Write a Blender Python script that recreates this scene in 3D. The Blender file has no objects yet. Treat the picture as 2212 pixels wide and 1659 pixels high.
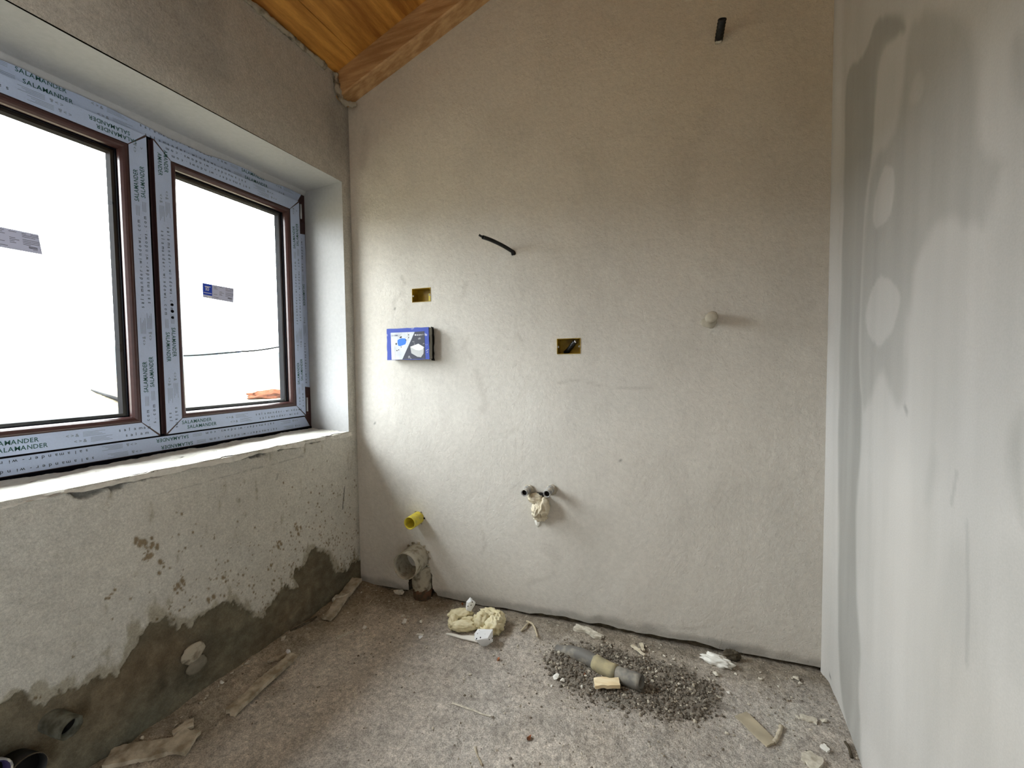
import bpy, bmesh, math, random
import numpy as np
from mathutils import Vector, Matrix, noise

sc = bpy.context.scene
COL = sc.collection
random.seed(4)

# ------------------------------------------------------------------ camera, world, light, exposure
cam = bpy.data.objects.new('camera', bpy.data.cameras.new('camera'))
COL.objects.link(cam)
cam.data.sensor_fit = 'HORIZONTAL'; cam.data.sensor_width = 36.0
cam.data.lens = 900.0 * 36.0 / 2212.0
cam.data.clip_start = 0.02; cam.data.clip_end = 2000
Rm = Matrix(((0.92889385, -0.00479346, 0.37031506), (0.37016625, 0.04317397, -0.92796172), (-0.01153983, 0.99905607, 0.04187841)))
cam.matrix_world = Matrix.Translation((0, 0, 1.1)) @ Rm.to_4x4()
sc.camera = cam

wd = bpy.data.worlds.new('overcast_sky'); sc.world = wd; wd.use_nodes = True
bg = wd.node_tree.nodes['Background']
bg.inputs[0].default_value = (0.925, 0.965, 1.0, 1)
# overcast sky: three times as bright overhead as at the horizon
wn, wl = wd.node_tree.nodes, wd.node_tree.links
w_tc = wn.new('ShaderNodeTexCoord'); w_sp = wn.new('ShaderNodeSeparateXYZ'); w_mr = wn.new('ShaderNodeMapRange')
w_mr.inputs[1].default_value = 0.0; w_mr.inputs[2].default_value = 1.0
w_mr.inputs[3].default_value = 19.5; w_mr.inputs[4].default_value = 50.0
wl.new(w_tc.outputs['Generated'], w_sp.inputs[0]); wl.new(w_sp.outputs['Z'], w_mr.inputs[0]); wl.new(w_mr.outputs[0], bg.inputs[1])

pl = bpy.data.lights.new('window_portal', 'AREA'); pl.shape = 'RECTANGLE'
pl.size = 1.42; pl.size_y = 1.30; pl.energy = 1.0
pl.cycles.is_portal = True
po = bpy.data.objects.new('window_portal', pl); COL.objects.link(po)
po.matrix_world = Matrix(((0, 0, -1, -1.86), (1, 0, 0, 0.915), (0, -1, 0, 1.39), (0, 0, 0, 1)))

hl_ = bpy.data.lights.new('hall_fill', 'AREA'); hl_.shape = 'RECTANGLE'; hl_.size = 0.9; hl_.size_y = 1.9; hl_.energy = 84; hl_.color = (0.90, 0.96, 1.0)
ho = bpy.data.objects.new('hall_fill', hl_); COL.objects.link(ho)
ho.matrix_world = Matrix(((0, 0, 1, 1.40), (1, 0, 0, -1.1), (0, 1, 0, 1.15), (0, 0, 0, 1)))     # added fill lamp out of view, shining in through the added doorway

vs = sc.view_settings
vs.view_transform = 'Standard'; vs.look = 'None'; vs.gamma = 1.0; vs.use_curve_mapping = False
vs.exposure = 0.02
sc.cycles.use_denoising = True
sc.cycles.max_bounces = 16; sc.cycles.diffuse_bounces = 12; sc.cycles.transparent_max_bounces = 16
sc.cycles.sample_clamp_indirect = 8.0
sc.cycles.caustics_reflective = False; sc.cycles.caustics_refractive = False

# ------------------------------------------------------------------ helpers
def lin(c):
    c = c / 255.0
    return c / 12.92 if c <= 0.04045 else ((c + 0.055) / 1.055) ** 2.4
def rgb(r, g, b):
    return (lin(r), lin(g), lin(b))

def hash2(ix, iy, seed):
    h = (ix.astype(np.int64) * 374761393 + iy.astype(np.int64) * 668265263 + seed * 974711) & 0x7fffffff
    h = ((h ^ (h >> 13)) * 1274126177) & 0x7fffffff
    h = ((h ^ (h >> 11)) * 668265263) & 0x7fffffff
    return ((h ^ (h >> 16)) & 0xffff) / 65535.0
def vnoise(x, y, seed=0):
    x = np.asarray(x, float); y = np.asarray(y, float)
    ix = np.floor(x); iy = np.floor(y); fx = x - ix; fy = y - iy
    fx = fx * fx * (3 - 2 * fx); fy = fy * fy * (3 - 2 * fy)
    a = hash2(ix, iy, seed); b = hash2(ix + 1, iy, seed); c = hash2(ix, iy + 1, seed); d = hash2(ix + 1, iy + 1, seed)
    return (a * (1 - fx) + b * fx) * (1 - fy) + (c * (1 - fx) + d * fx) * fy
def fbm(x, y, octaves=4, seed=0):
    t = 0; s = 0.5; n = 0
    for k in range(octaves):
        t = t + s * (vnoise(x * 2 ** k, y * 2 ** k, seed + 17 * k) - 0.5); n += s; s *= 0.5
    return t / n * 2          # about -1 .. 1
def seg_dist(U, V, pts):
    d = np.full(U.shape, 1e9)
    for (ax, ay), (bx, by) in zip(pts[:-1], pts[1:]):
        dx, dy = bx - ax, by - ay
        L = dx * dx + dy * dy + 1e-12
        t = np.clip(((U - ax) * dx + (V - ay) * dy) / L, 0, 1)
        d = np.minimum(d, np.hypot(U - ax - t * dx, V - ay - t * dy))
    return d
def poly_sd(U, V, pts):      # signed distance: positive inside
    d = seg_dist(U, V, list(pts) + [pts[0]])
    ins = np.zeros(U.shape, bool)
    n = len(pts)
    for i in range(n):
        x1, y1 = pts[i]; x2, y2 = pts[(i + 1) % n]
        if y1 == y2: continue
        c = ((y1 > V) != (y2 > V)) & (U < (x2 - x1) * (V - y1) / (y2 - y1) + x1)
        ins ^= c
    return np.where(ins, d, -d)
def sstep(a, b, x):
    t = np.clip((x - a) / (b - a), 0, 1)
    return t * t * (3 - 2 * t)

def new_mat(name):
    m = bpy.data.materials.new(name); m.use_nodes = True
    nt = m.node_tree; b = nt.nodes['Principled BSDF']
    return m, nt, b
def mat(name, col, rough=0.8, col2=None, nscale=8, ndetail=4, lo=0.35, hi=0.65, stretch=(1, 1, 1), bump=None, spec=0.3, metal=0, vcol=False, mottle=None, coord='Object', spots=None):
    m, nt, b = new_mat(name); N = nt.nodes; L = nt.links
    b.inputs['Roughness'].default_value = rough
    b.inputs['Specular IOR Level'].default_value = spec
    b.inputs['Metallic'].default_value = metal
    tc = N.new('ShaderNodeTexCoord')
    mp = N.new('ShaderNodeMapping'); mp.inputs['Scale'].default_value = stretch
    L.new(tc.outputs[coord], mp.inputs[0])
    if vcol:
        at = N.new('ShaderNodeVertexColor'); at.layer_name = 'Col'; out = at.outputs[0]
    else:
        r = N.new('ShaderNodeRGB'); r.outputs[0].default_value = (*col, 1); out = r.outputs[0]
    if col2 is not None:
        nz = N.new('ShaderNodeTexNoise'); nz.inputs['Scale'].default_value = nscale; nz.inputs['Detail'].default_value = ndetail
        L.new(mp.outputs[0], nz.inputs['Vector'])
        mr = N.new('ShaderNodeMapRange'); mr.inputs[1].default_value = lo; mr.inputs[2].default_value = hi
        L.new(nz.outputs[0], mr.inputs[0])
        mx = N.new('ShaderNodeMix'); mx.data_type = 'RGBA'
        L.new(mr.outputs[0], mx.inputs[0]); L.new(out, mx.inputs[6]); mx.inputs[7].default_value = (*col2, 1)
        out = mx.outputs[2]
    for sc_, lo_, hi_ in (mottle or ()):
        nz = N.new('ShaderNodeTexNoise'); nz.inputs['Scale'].default_value = sc_; nz.inputs['Detail'].default_value = 4
        L.new(mp.outputs[0], nz.inputs['Vector'])
        mr = N.new('ShaderNodeMapRange'); mr.inputs[1].default_value = 0.3; mr.inputs[2].default_value = 0.7
        mr.inputs[3].default_value = lo_; mr.inputs[4].default_value = hi_
        L.new(nz.outputs[0], mr.inputs[0])
        mx = N.new('ShaderNodeMix'); mx.data_type = 'RGBA'; mx.blend_type = 'MULTIPLY'; mx.inputs[0].default_value = 1
        L.new(out, mx.inputs[6]); L.new(mr.outputs[0], mx.inputs[7]); out = mx.outputs[2]
    if spots:
        scl, thr, scol = spots
        vo = N.new('ShaderNodeTexVoronoi'); vo.inputs['Scale'].default_value = scl
        L.new(mp.outputs[0], vo.inputs['Vector'])
        mr = N.new('ShaderNodeMapRange'); mr.inputs[1].default_value = thr; mr.inputs[2].default_value = thr * 0.8
        L.new(vo.outputs['Distance'], mr.inputs[0])
        mx = N.new('ShaderNodeMix'); mx.data_type = 'RGBA'
        L.new(mr.outputs[0], mx.inputs[0]); L.new(out, mx.inputs[6]); mx.inputs[7].default_value = (*scol, 1)
        out = mx.outputs[2]
    L.new(out, b.inputs['Base Color'])
    prev = None
    for sc_, st, dist in (bump or ()):
        nz = N.new('ShaderNodeTexNoise'); nz.inputs['Scale'].default_value = sc_; nz.inputs['Detail'].default_value = 5; nz.inputs['Roughness'].default_value = 0.6
        L.new(mp.outputs[0], nz.inputs['Vector'])
        bp = N.new('ShaderNodeBump'); bp.inputs['Strength'].default_value = st; bp.inputs['Distance'].default_value = dist
        L.new(nz.outputs[0], bp.inputs['Height'])
        if prev: L.new(prev.outputs[0], bp.inputs['Normal'])
        prev = bp
    if prev: L.new(prev.outputs[0], b.inputs['Normal'])
    return m

def link(o, parent=None):
    COL.objects.link(o)
    if parent: o.parent = parent
    return o
def tag(o, label=None, cat=None, group=None, kind=None):
    if label: o['label'] = label
    if cat: o['category'] = cat
    if group: o['group'] = group
    if kind: o['kind'] = kind
    return o
def empty(name, loc=(0, 0, 0), parent=None):
    o = bpy.data.objects.new(name, None); o.location = loc; o.empty_display_size = 0.05
    return link(o, parent)
def mesh_obj(name, verts, faces, m, parent=None, smooth=True, cols=None):
    me = bpy.data.meshes.new(name)
    me.from_pydata([tuple(v) for v in verts], [], faces)
    me.update()
    if smooth: me.polygons.foreach_set('use_smooth', [True] * len(me.polygons))
    if cols is not None:
        ca = me.color_attributes.new('Col', 'FLOAT_COLOR', 'POINT')
        c = np.ones((len(verts), 4), np.float32); c[:, :3] = cols
        ca.data.foreach_set('color', c.ravel())
    me.materials.append(m)
    o = bpy.data.objects.new(name, me)
    if parent is not None:       # vertices are given in world space: take the parent's place out again
        p = Vector((0, 0, 0)); q = parent
        while q: p += q.location; q = q.parent
        me.transform(Matrix.Translation(-p))
    return link(o, parent)
def bm_obj(name, bm, m, parent=None, smooth=False):
    bm.verts.ensure_lookup_table(); bm.verts.index_update()
    v = [tuple(x.co) for x in bm.verts]; f = [[y.index for y in x.verts] for x in bm.faces]
    bm.free()
    return mesh_obj(name, v, f, m, parent, smooth)

def grid(name, us, ws, P, m, parent=None, cols=None, hole=None, flip=False):
    us = np.asarray(us); ws = np.asarray(ws)
    U, V = np.meshgrid(us, ws, indexing='ij')
    pts = P(U, V); nv = len(ws)
    um = (us[:-1] + us[1:]) / 2; wm = (ws[:-1] + ws[1:]) / 2
    UM, VM = np.meshgrid(um, wm, indexing='ij')
    keep = np.ones(UM.shape, bool) if hole is None else ~hole(UM, VM)
    I, J = np.nonzero(keep)
    a = I * nv + J; b = (I + 1) * nv + J
    f = np.stack([a, a + 1, b + 1, b] if flip else [a, b, b + 1, a + 1], 1)
    vv = pts.reshape(-1, 3)
    cc = cols(U, V).reshape(-1, 3) if cols is not None else None
    return mesh_obj(name, vv, f.tolist(), m, parent, True, cc)

def frames(pts):
    pts = [Vector(p) for p in pts]; out = []
    prev = None
    for i, p in enumerate(pts):
        t = (pts[min(i + 1, len(pts) - 1)] - pts[max(i - 1, 0)]).normalized()
        if prev is None:
            a = Vector((0, 0, 1)) if abs(t.z) < 0.9 else Vector((1, 0, 0))
            n = t.cross(a).normalized()
        else:
            n = (prev - t * prev.dot(t)).normalized()
        prev = n; out.append((p, n, t.cross(n)))
    return out
def spline(pts, n):
    pts = [Vector(p) for p in pts]
    q = [pts[0] * 2 - pts[1]] + pts + [pts[-1] * 2 - pts[-2]]; out = []
    for i in range(1, len(q) - 2):
        for k in range(n):
            t = k / n; a, b, c, d = q[i - 1], q[i], q[i + 1], q[i + 2]
            out.append(0.5 * ((2 * b) + (c - a) * t + (2 * a - 5 * b + 4 * c - d) * t * t + (3 * b - a - 3 * c + d) * t ** 3))
    out.append(pts[-1]); return out
def tube_geo(pts, r, seg=20, ri=None, inner=None, rough=0.0, seed=0, sx=1.0, sy=1.0, open_=False):
    """solid or (with ri) hollow tube; hollow: open at the last point, bore goes back `inner` points"""
    fr = frames(pts); V = []; F = []
    rr = r if hasattr(r, '__len__') else [r] * len(fr)
    def ring(k, rad, jit):
        p, n, b = fr[k]
        base = len(V)
        for s in range(seg):
            a = 2 * math.pi * s / seg
            q = p + (n * math.cos(a) * sx + b * math.sin(a) * sy) * rad
            if jit: q += (q - p).normalized() * jit * noise.noise(q * 90 + Vector((seed, 0, 0)))
            V.append(q)
        return base
    def join(a, b):
        for s in range(seg):
            t = (s + 1) % seg
            F.append((a + s, a + t, b + t, b + s))
    rings = [ring(k, rr[k], rough) for k in range(len(fr))]
    for a, b in zip(rings[:-1], rings[1:]): join(a, b)
    if not open_: F.append(tuple(rings[0] + s for s in range(seg))[::-1])
    if ri is None:
        F.append(tuple(rings[-1] + s for s in range(seg)))
    else:
        k0 = len(fr) - 1; k1 = max(0, k0 - (inner or k0))
        pr = ring(k0, rr[-1] - (rr[-1] - ri) * 0.5, 0)
        join(rings[-1], pr)
        for k in range(k0, k1 - 1, -1):
            b = ring(k, ri, 0); join(pr, b); pr = b
        if not open_: F.append(tuple(pr + s for s in range(seg)))
    return V, F
def tube(name, pts, r, m, parent=None, **k):
    V, F = tube_geo(pts, r, **k)
    return mesh_obj(name, V, F, m, parent, True)
def shade_sharp(o, ang=0.6):
    me = o.data; bm = bmesh.new(); bm.from_mesh(me)
    for e in bm.edges:
        if len(e.link_faces) == 2 and e.calc_face_angle(0) > ang: e.smooth = False
    bm.to_mesh(me); bm.free(); return o

def lump(name, c, rad, m, parent=None, sub=3, amp=0.25, freq=1.6, seed=0, ridged=False, flat=0.0, rot=0.0, hard=False, amp2=0.0, freq2=5.0, mtx=None):
    bm = bmesh.new(); bmesh.ops.create_icosphere(bm, subdivisions=sub, radius=1)
    sv = Vector((seed * 3.17, seed * 1.31, -seed * 2.2))
    M = Matrix.Rotation(rot, 3, 'Z')
    for v in bm.verts:
        n = v.co.copy()
        h = noise.fractal(n * freq + sv, 1.0, 2.0, 3)
        if ridged: h = 0.8 - 2.2 * abs(noise.noise(n * freq + sv)) - 0.6 * abs(noise.noise(n * freq * 2.3 + sv))
        s = 1 + amp * h + amp2 * noise.noise(n * freq2 + sv)
        q = Vector((n.x * rad[0], n.y * rad[1], n.z * rad[2])) * s
        if flat and q.z < -rad[2] * flat: q.z = -rad[2] * flat
        v.co = (mtx @ q if mtx else M @ q) + Vector(c)
    return bm_obj(name, bm, m, parent, not hard)

def chunk(name, c, size, m, parent=None, seed=0, rot=None, n=10):
    """angular broken piece: the hull of a few random points"""
    rnd = random.Random(seed); bm = bmesh.new()
    for k in range(n):
        v = Vector((rnd.uniform(-1, 1), rnd.uniform(-1, 1), rnd.uniform(-1, 1)))
        v = v.normalized() * rnd.uniform(0.75, 1.05)
        bm.verts.new((v.x * size[0], v.y * size[1], v.z * size[2]))
    r = bmesh.ops.convex_hull(bm, input=list(bm.verts))
    bmesh.ops.delete(bm, geom=[v for v in bm.verts if not v.link_faces], context='VERTS')
    M = Matrix.Rotation(rot if rot is not None else rnd.uniform(0, 6.28), 3, 'Z')
    for v in bm.verts: v.co = M @ v.co + Vector(c)
    return bm_obj(name, bm, m, parent, False)

def plank(name, a, b, width, thick, m, parent=None, z=None, seed=0, nu=18, nw=5, wob=0.15, taper=(1, 1), lift=(0, 0), ends=0.0, bow=0.0):
    """flat broken piece of board lying on the floor from a to b (floor x, y)"""
    rnd = random.Random(seed)
    A = Vector((a[0], a[1], 0)); B = Vector((b[0], b[1], 0)); t = (B - A).normalized(); s = Vector((-t.y, t.x, 0)); L = (B - A).length
    V = []; F = []
    for top in (0, 1):
        for i in range(nu + 1):
            f = i / nu
            wv = width * (taper[0] + (taper[1] - taper[0]) * f)
            for j in range(nw + 1):
                g = j / nw - 0.5
                e = 0
                if i in (0, nu): e = ends * (noise.noise(Vector((j * 1.9, i, seed))) )
                p = A + t * (L * f + e) + s * (g * wv + wob * width * 0.5 * noise.noise(Vector((f * 3.1, seed, 4.4 + (0.35 * g))) ) + bow * math.sin(f * 3.14))
                zz = fz(p.x, p.y) + 0.001 + lift[0] * (1 - f) + lift[1] * f
                zz += top * (thick + 0.25 * thick * noise.noise(Vector((f * L * 40, g * 3, seed + 9))))
                p.z = zz
                V.append(p)
    n = (nu + 1) * (nw + 1); W = nw + 1
    for i in range(nu):
        for j in range(nw):
            q = i * W + j
            F.append((q, q + 1, q + W + 1, q + W)); F.append((n + q, n + q + W, n + q + W + 1, n + q + 1))
    for i in range(nu):
        for j in (0, nw):
            q = i * W + j
            F.append((q, q + W, n + q + W, n + q) if j == 0 else (q, n + q, n + q + W, q + W))
    for j in range(nw):
        for i in (0, nu):
            q = i * W + j
            F.append((q, n + q, n + q + 1, q + 1) if i == 0 else (q, q + 1, n + q + 1, n + q))
    o = mesh_obj(name, V, F, m, parent, True)
    return shade_sharp(o, 0.7)

# ------------------------------------------------------------------ room measures (metres)
XL, XR = -1.487, 0.486                     # left and right wall faces
C1 = Vector((-1.487, 1.632, 0)); TB = Vector((0.99879, 0.04911, 0)); NB = Vector((0.04911, -0.99879, 0)); LB = 1.9754
YF = -1.75                                 # wall behind the camera
def bw(u, z, d=0.0):                       # a point on (or d in front of) the back wall
    return C1 + TB * u + NB * d + Vector((0, 0, z))
def roof_z(x): return 2.473 + 0.39 * (x + 1.487)

PATCH = [(-0.465, 1.476), (-0.422, 1.546), (-0.271, 1.591), (-0.123, 1.579), (0.021, 1.583), (0.123, 1.535), (0.147, 1.445), (0.078, 1.370), (-0.028, 1.312), (-0.096, 1.324), (-0.182, 1.323), (-0.271, 1.321), (-0.360, 1.333), (-0.431, 1.387)]
def floor_h(X, Y):
    z = 0.006 * fbm(X * 3.0, Y * 3.0, 3, 5) + 0.004 * fbm(X * 14, Y * 14, 3, 9) + 0.0016 * fbm(X * 42, Y * 42, 2, 19)
    dback = (1.632 + (X + 1.487) * 0.0491) - Y
    edge = sstep(0.22, 0.0, dback + 0.05 * fbm(X * 5, Y * 2, 3, 21)) * 0.006 + sstep(0.16, 0, X + 1.487 + 0.03 * fbm(Y * 6, X, 3, 3)) * 0.014
    z = z + edge * (1 + 0.6 * fbm(X * 22, Y * 22, 3, 31))
    pd = poly_sd(X, Y, PATCH)
    z = z + sstep(-0.03, 0.06, pd) * (0.010 + 0.006 * fbm(X * 40, Y * 40, 2, 77))
    return z
def fz(x, y):
    return float(floor_h(np.array([x]), np.array([y]))[0])

# ------------------------------------------------------------------ materials
M_back = mat('beige_plaster', None, 0.95, vcol=True, mottle=[(3, .97, 1.03), (60, .95, 1.05), (400, .93, 1.07)], bump=[(22, 0.30, 0.012), (90, 0.55, 0.004), (300, .5, .0018)], spec=0.15)
M_right = mat('grey_skim_plaster', None, 0.9, vcol=True, mottle=[(5, .98, 1.02), (300, .96, 1.04)], bump=[(5, 0.25, 0.015), (30, 0.12, 0.004), (300, .15, .001)], spec=0.2)
M_left = mat('rough_white_plaster', None, 0.95, vcol=True, mottle=[(40, .92, 1.07), (140, .86, 1.12), (420, .84, 1.14)], bump=[(30, 0.4, 0.008), (110, 0.6, 0.005), (380, .5, .002)], spec=0.1)
M_reveal = mat('white_plaster', rgb(172, 172, 172), 0.95, mottle=[(4, .95, 1.03), (60, .96, 1.04)], bump=[(25, 0.3, 0.005), (200, 0.3, 0.002)], spec=0.15)
M_sill = mat('chalky_sill_plaster', rgb(224, 221, 211), 0.95, col2=rgb(120, 112, 98), nscale=26, ndetail=6, lo=0.66, hi=0.74, stretch=(2.2, 0.9, 1), mottle=[(60, .85, 1.05)], bump=[(60, 0.8, 0.006), (260, 0.5, 0.002)], spec=0.1)
M_floor = mat('rough_concrete', None, 0.97, vcol=True, mottle=[(14, .84, 1.13), (60, .72, 1.22), (240, .70, 1.24), (520, .78, 1.18)], bump=[(22, 0.6, 0.016), (80, 0.8, 0.008), (300, .7, .003)], spec=0.1)
M_grain = mat('grit', None, 0.95, vcol=True, spec=0.1)
M_dark = mat('dark_mortar', rgb(66, 60, 50), 0.98, col2=rgb(96, 88, 74), nscale=40, bump=[(80, .7, .006)], spec=.05)
M_mortar = mat('pale_mortar', rgb(176, 168, 150), 0.97, col2=rgb(100, 92, 78), nscale=30, lo=.5, hi=.7, bump=[(60, .8, .008)], spec=.1)
M_brown = mat('dark_brown_profile', rgb(62, 40, 40), 0.35, mottle=[(60, .9, 1.1)], spec=0.5)
M_bead = mat('dark_brown_bead', rgb(66, 42, 40), 0.3, mottle=[(60, .9, 1.1)], spec=0.5)
M_film = mat('bluish_protective_film', rgb(180, 193, 219), 0.45, mottle=[(12, .95, 1.05), (200, .97, 1.03)], bump=[(25, .08, .002)], spec=0.4)
M_gasket = mat('black_gasket', rgb(12, 12, 17), 0.7, spec=.03)
M_ink = mat('grey_print', rgb(48, 52, 60), 0.6)
M_inkg = mat('green_print', rgb(34, 78, 72), 0.6)
M_inkf = mat('faint_print', rgb(118, 125, 136), 0.6)
M_hinge = mat('pale_hinge_metal', rgb(190, 190, 192), 0.4, metal=0.3)
M_sticker = mat('sticker_paper', rgb(205, 208, 232), 0.6)
M_blue = mat('sticker_blue', rgb(38, 70, 190), 0.6)
M_white = mat('white_print', rgb(235, 236, 240), 0.6)
M_cable = mat('dark_cable', rgb(8, 8, 9), 0.8, spec=.02)
M_board = mat('varnished_board', rgb(218, 156, 72), 0.55, col2=rgb(160, 102, 40), nscale=3, ndetail=6, stretch=(9, 1, 9), mottle=[(50, .88, 1.1)], bump=[(60, .2, .002)], spec=0.35)
M_rafter = mat('timber_rafter', rgb(206, 166, 118), 0.65, col2=rgb(170, 128, 84), nscale=3, ndetail=6, stretch=(1.5, 16, 16), mottle=[(40, .9, 1.1)], spots=(11, .05, rgb(70, 42, 22)), bump=[(50, .2, .002)], spec=0.3)
M_pipe = mat('dirty_waste_pipe', rgb(176, 170, 154), 0.7, col2=rgb(124, 116, 98), nscale=45, ndetail=6, lo=.50, hi=.70, bump=[(70, .6, .003)], spec=.3)
M_yellow = mat('yellow_sleeve', rgb(212, 196, 66), 0.45, col2=rgb(170, 160, 90), nscale=40, lo=.55, hi=.75, spec=.4)
M_stub = mat('grey_tap_stub', rgb(138, 138, 138), 0.55, col2=rgb(190, 186, 176), nscale=60, lo=.5, hi=.6, spec=.4)
M_black = mat('black_conduit', rgb(22, 22, 22), 0.5, spec=.4)
M_bore = mat('dark_bore', rgb(14, 12, 10), 0.8)
M_cream = mat('cream_foam_wrap', rgb(234, 226, 194), 0.8, col2=rgb(212, 200, 160), nscale=30, bump=[(28, .5, .008), (90, .4, .003)], spec=.2)
M_foam = mat('expanding_foam', rgb(222, 213, 192), 0.85, col2=rgb(196, 184, 158), nscale=40, spots=(160, .16, rgb(70, 60, 45)), bump=[(90, .5, .003)], spec=.15)
M_poly = mat('dotted_polystyrene', rgb(232, 234, 236), 0.8, spots=(70, .21, rgb(20, 20, 24)), bump=[(120, .5, .003)], spec=.2)
M_wood = mat('weathered_wood', rgb(204, 194, 174), 0.9, col2=rgb(150, 138, 118), nscale=5, ndetail=6, stretch=(6, 6, 6), mottle=[(120, .85, 1.1)], bump=[(50, .5, .003)], spec=.1)
M_lath = mat('pale_new_wood', rgb(236, 222, 190), 0.8, col2=rgb(222, 200, 160), nscale=8, stretch=(1, 8, 8), bump=[(60, .2, .001)], spec=.2)
M_chip = mat('pale_plaster_chip', rgb(216, 210, 195), 0.95, col2=rgb(172, 164, 148), nscale=60, spec=.1)
M_chipw = mat('white_plaster_chip', rgb(228, 226, 218), 0.9, spec=.1)
M_clay = mat('orange_clay', rgb(178, 108, 74), 0.95, col2=rgb(140, 84, 58), nscale=60, spec=.1)
M_greypipe = mat('dusty_grey_pipe', rgb(106, 103, 98), 0.6, col2=rgb(150, 144, 132), nscale=26, lo=.5, hi=.7, bump=[(80, .3, .001)], spec=.3)
M_tape = mat('tan_tape_band', rgb(176, 164, 130), 0.8, col2=rgb(140, 134, 112), nscale=26, bump=[(60, .5, .002)], spec=.1)
M_fibre = mat('dry_fibre', rgb(190, 178, 154), 0.9, spec=.1)
M_boxy = mat('olive_yellow_plastic', rgb(180, 148, 40), 0.5, col2=rgb(130, 104, 26), nscale=20, spec=.4)
M_navy = mat('worn_blue_card', rgb(58, 78, 168), 0.6, col2=rgb(170, 176, 205), nscale=34, ndetail=6, lo=.60, hi=.68, spec=.3)
M_card = mat('grey_torn_card', rgb(150, 148, 138), 0.9, col2=rgb(60, 58, 54), nscale=34, lo=.5, hi=.6, stretch=(1, 1, .3), bump=[(70, .6, .003)], spec=.1)
M_panel = mat('printed_white_panel', rgb(214, 218, 222), 0.55, col2=rgb(185, 190, 198), nscale=16, spec=.3)
M_charc = mat('printed_charcoal', rgb(58, 60, 74), 0.55, col2=rgb(150, 152, 156), nscale=60, ndetail=6, lo=.62, hi=.72, spec=.3)
M_prwhite = mat('printed_bowl_white', rgb(226, 228, 226), 0.55)
M_prshade = mat('printed_bowl_grey', rgb(186, 188, 188), 0.55)
M_sky = mat('printed_bright_blue', rgb(46, 116, 226), 0.55)
M_prblack = mat('printed_black', rgb(26, 28, 32), 0.55)
M_prnavy = mat('printed_navy', rgb(40, 54, 110), 0.55)
M_ground = mat('pale_stony_ground', rgb(100, 95, 80), 1.0, col2=rgb(66, 60, 50), nscale=1.2, ndetail=8, lo=.5, hi=.62, spec=0)
M_claymound = mat('orange_clay_soil', rgb(66, 40, 28), 1.0, col2=rgb(48, 24, 14), nscale=6, ndetail=6, spec=0)
M_hill = mat('hazy_hill', rgb(60, 68, 68), 1.0, spec=0)
M_coat = mat('beige_coat', rgb(178, 170, 154), .95, mottle=[(60, .9, 1.05)], bump=[(80, .5, .003)], spec=.1)
M_coat2 = mat('dull_cement_dab', rgb(128, 122, 108), .95, mottle=[(60, .85, 1.1)], bump=[(80, .6, .004)], spec=.1)
M_brick = mat('orange_brick_bit', rgb(158, 100, 70), 0.95, col2=rgb(104, 80, 62), nscale=45, lo=.45, hi=.6, bump=[(90, .5, .002)], spec=.1)

# ------------------------------------------------------------------ SETTING
# ---- back wall: plaster skin with two box openings and a broken-out notch round the waste pipe
B1 = ((0.333, 1.467), (0.432, 1.403)); B2 = ((1.020, 1.213), (1.118, 1.149))
def rect(b): return (min(b[0][0], b[1][0]), max(b[0][0], b[1][0]), min(b[0][1], b[1][1]), max(b[0][1], b[1][1]))
R1, R2 = rect(B1), rect(B2)
us = np.unique(np.round(np.concatenate([np.linspace(-0.002, LB, 199), np.linspace(0.28, 0.50, 45), R1[:2], R2[:2]]), 4))
zs = np.unique(np.round(np.concatenate([np.linspace(0.0, 0.35, 70), np.linspace(0.35, 2.45, 211), np.linspace(2.45, 3.6, 40), R1[2:], R2[2:]]), 4))
NOTCH = [(0.289, 0.109), (0.271, -0.002), (0.239, -0.042), (0.452, -0.027), (0.436, 0.002), (0.409, 0.044), (0.404, 0.122), (0.382, 0.159), (0.339, 0.152)]
def chaikin(p, n=2):
    for _ in range(n):
        q = []
        for (a, b) in zip(p, p[1:] + p[:1]):
            q += [(a[0] * .75 + b[0] * .25, a[1] * .75 + b[1] * .25), (a[0] * .25 + b[0] * .75, a[1] * .25 + b[1] * .75)]
        p = q
    return p
def back_hole(U, V):
    h = (U > R1[0]) & (U < R1[1]) & (V > R1[2]) & (V < R1[3])
    h |= (U > R2[0]) & (U < R2[1]) & (V > R2[2]) & (V < R2[3])
    h |= poly_sd(U, V, NOTCH) + 0.008 * fbm(U * 60, V * 60, 2, 8) > 0
    return h
def base_gap(U):     # ragged lower edge of the plaster
    return 0.018 + 0.006 * fbm(U * 9, U * 0, 4, 3) + 0.020 * sstep(0.88, 0.95, U) * sstep(1.66, 1.55, U) * (0.8 + 0.5 * fbm(U * 14, U * 0 + 2, 3, 6))
def back_P(U, V):
    d = 0.004 * fbm(U * 2.2, V * 2.2, 3, 11) + 0.0012 * fbm(U * 12, V * 9, 3, 12)
    d = d - 0.014 * sstep(0.05, 0, V) * (0.5 + 0.5 * fbm(U * 5, V, 2, 44)) * 0.3
    g = base_gap(U)
    Vz = np.where(V < 0.12, g + V * (0.12 - g) / 0.12, V)
    edge = sstep(0.0, 0.03, U)
    X = C1.x + TB.x * U + NB.x * d * edge; Y = C1.y + TB.y * U + NB.y * d * edge
    return np.stack([X, Y, Vz], -1)
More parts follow.
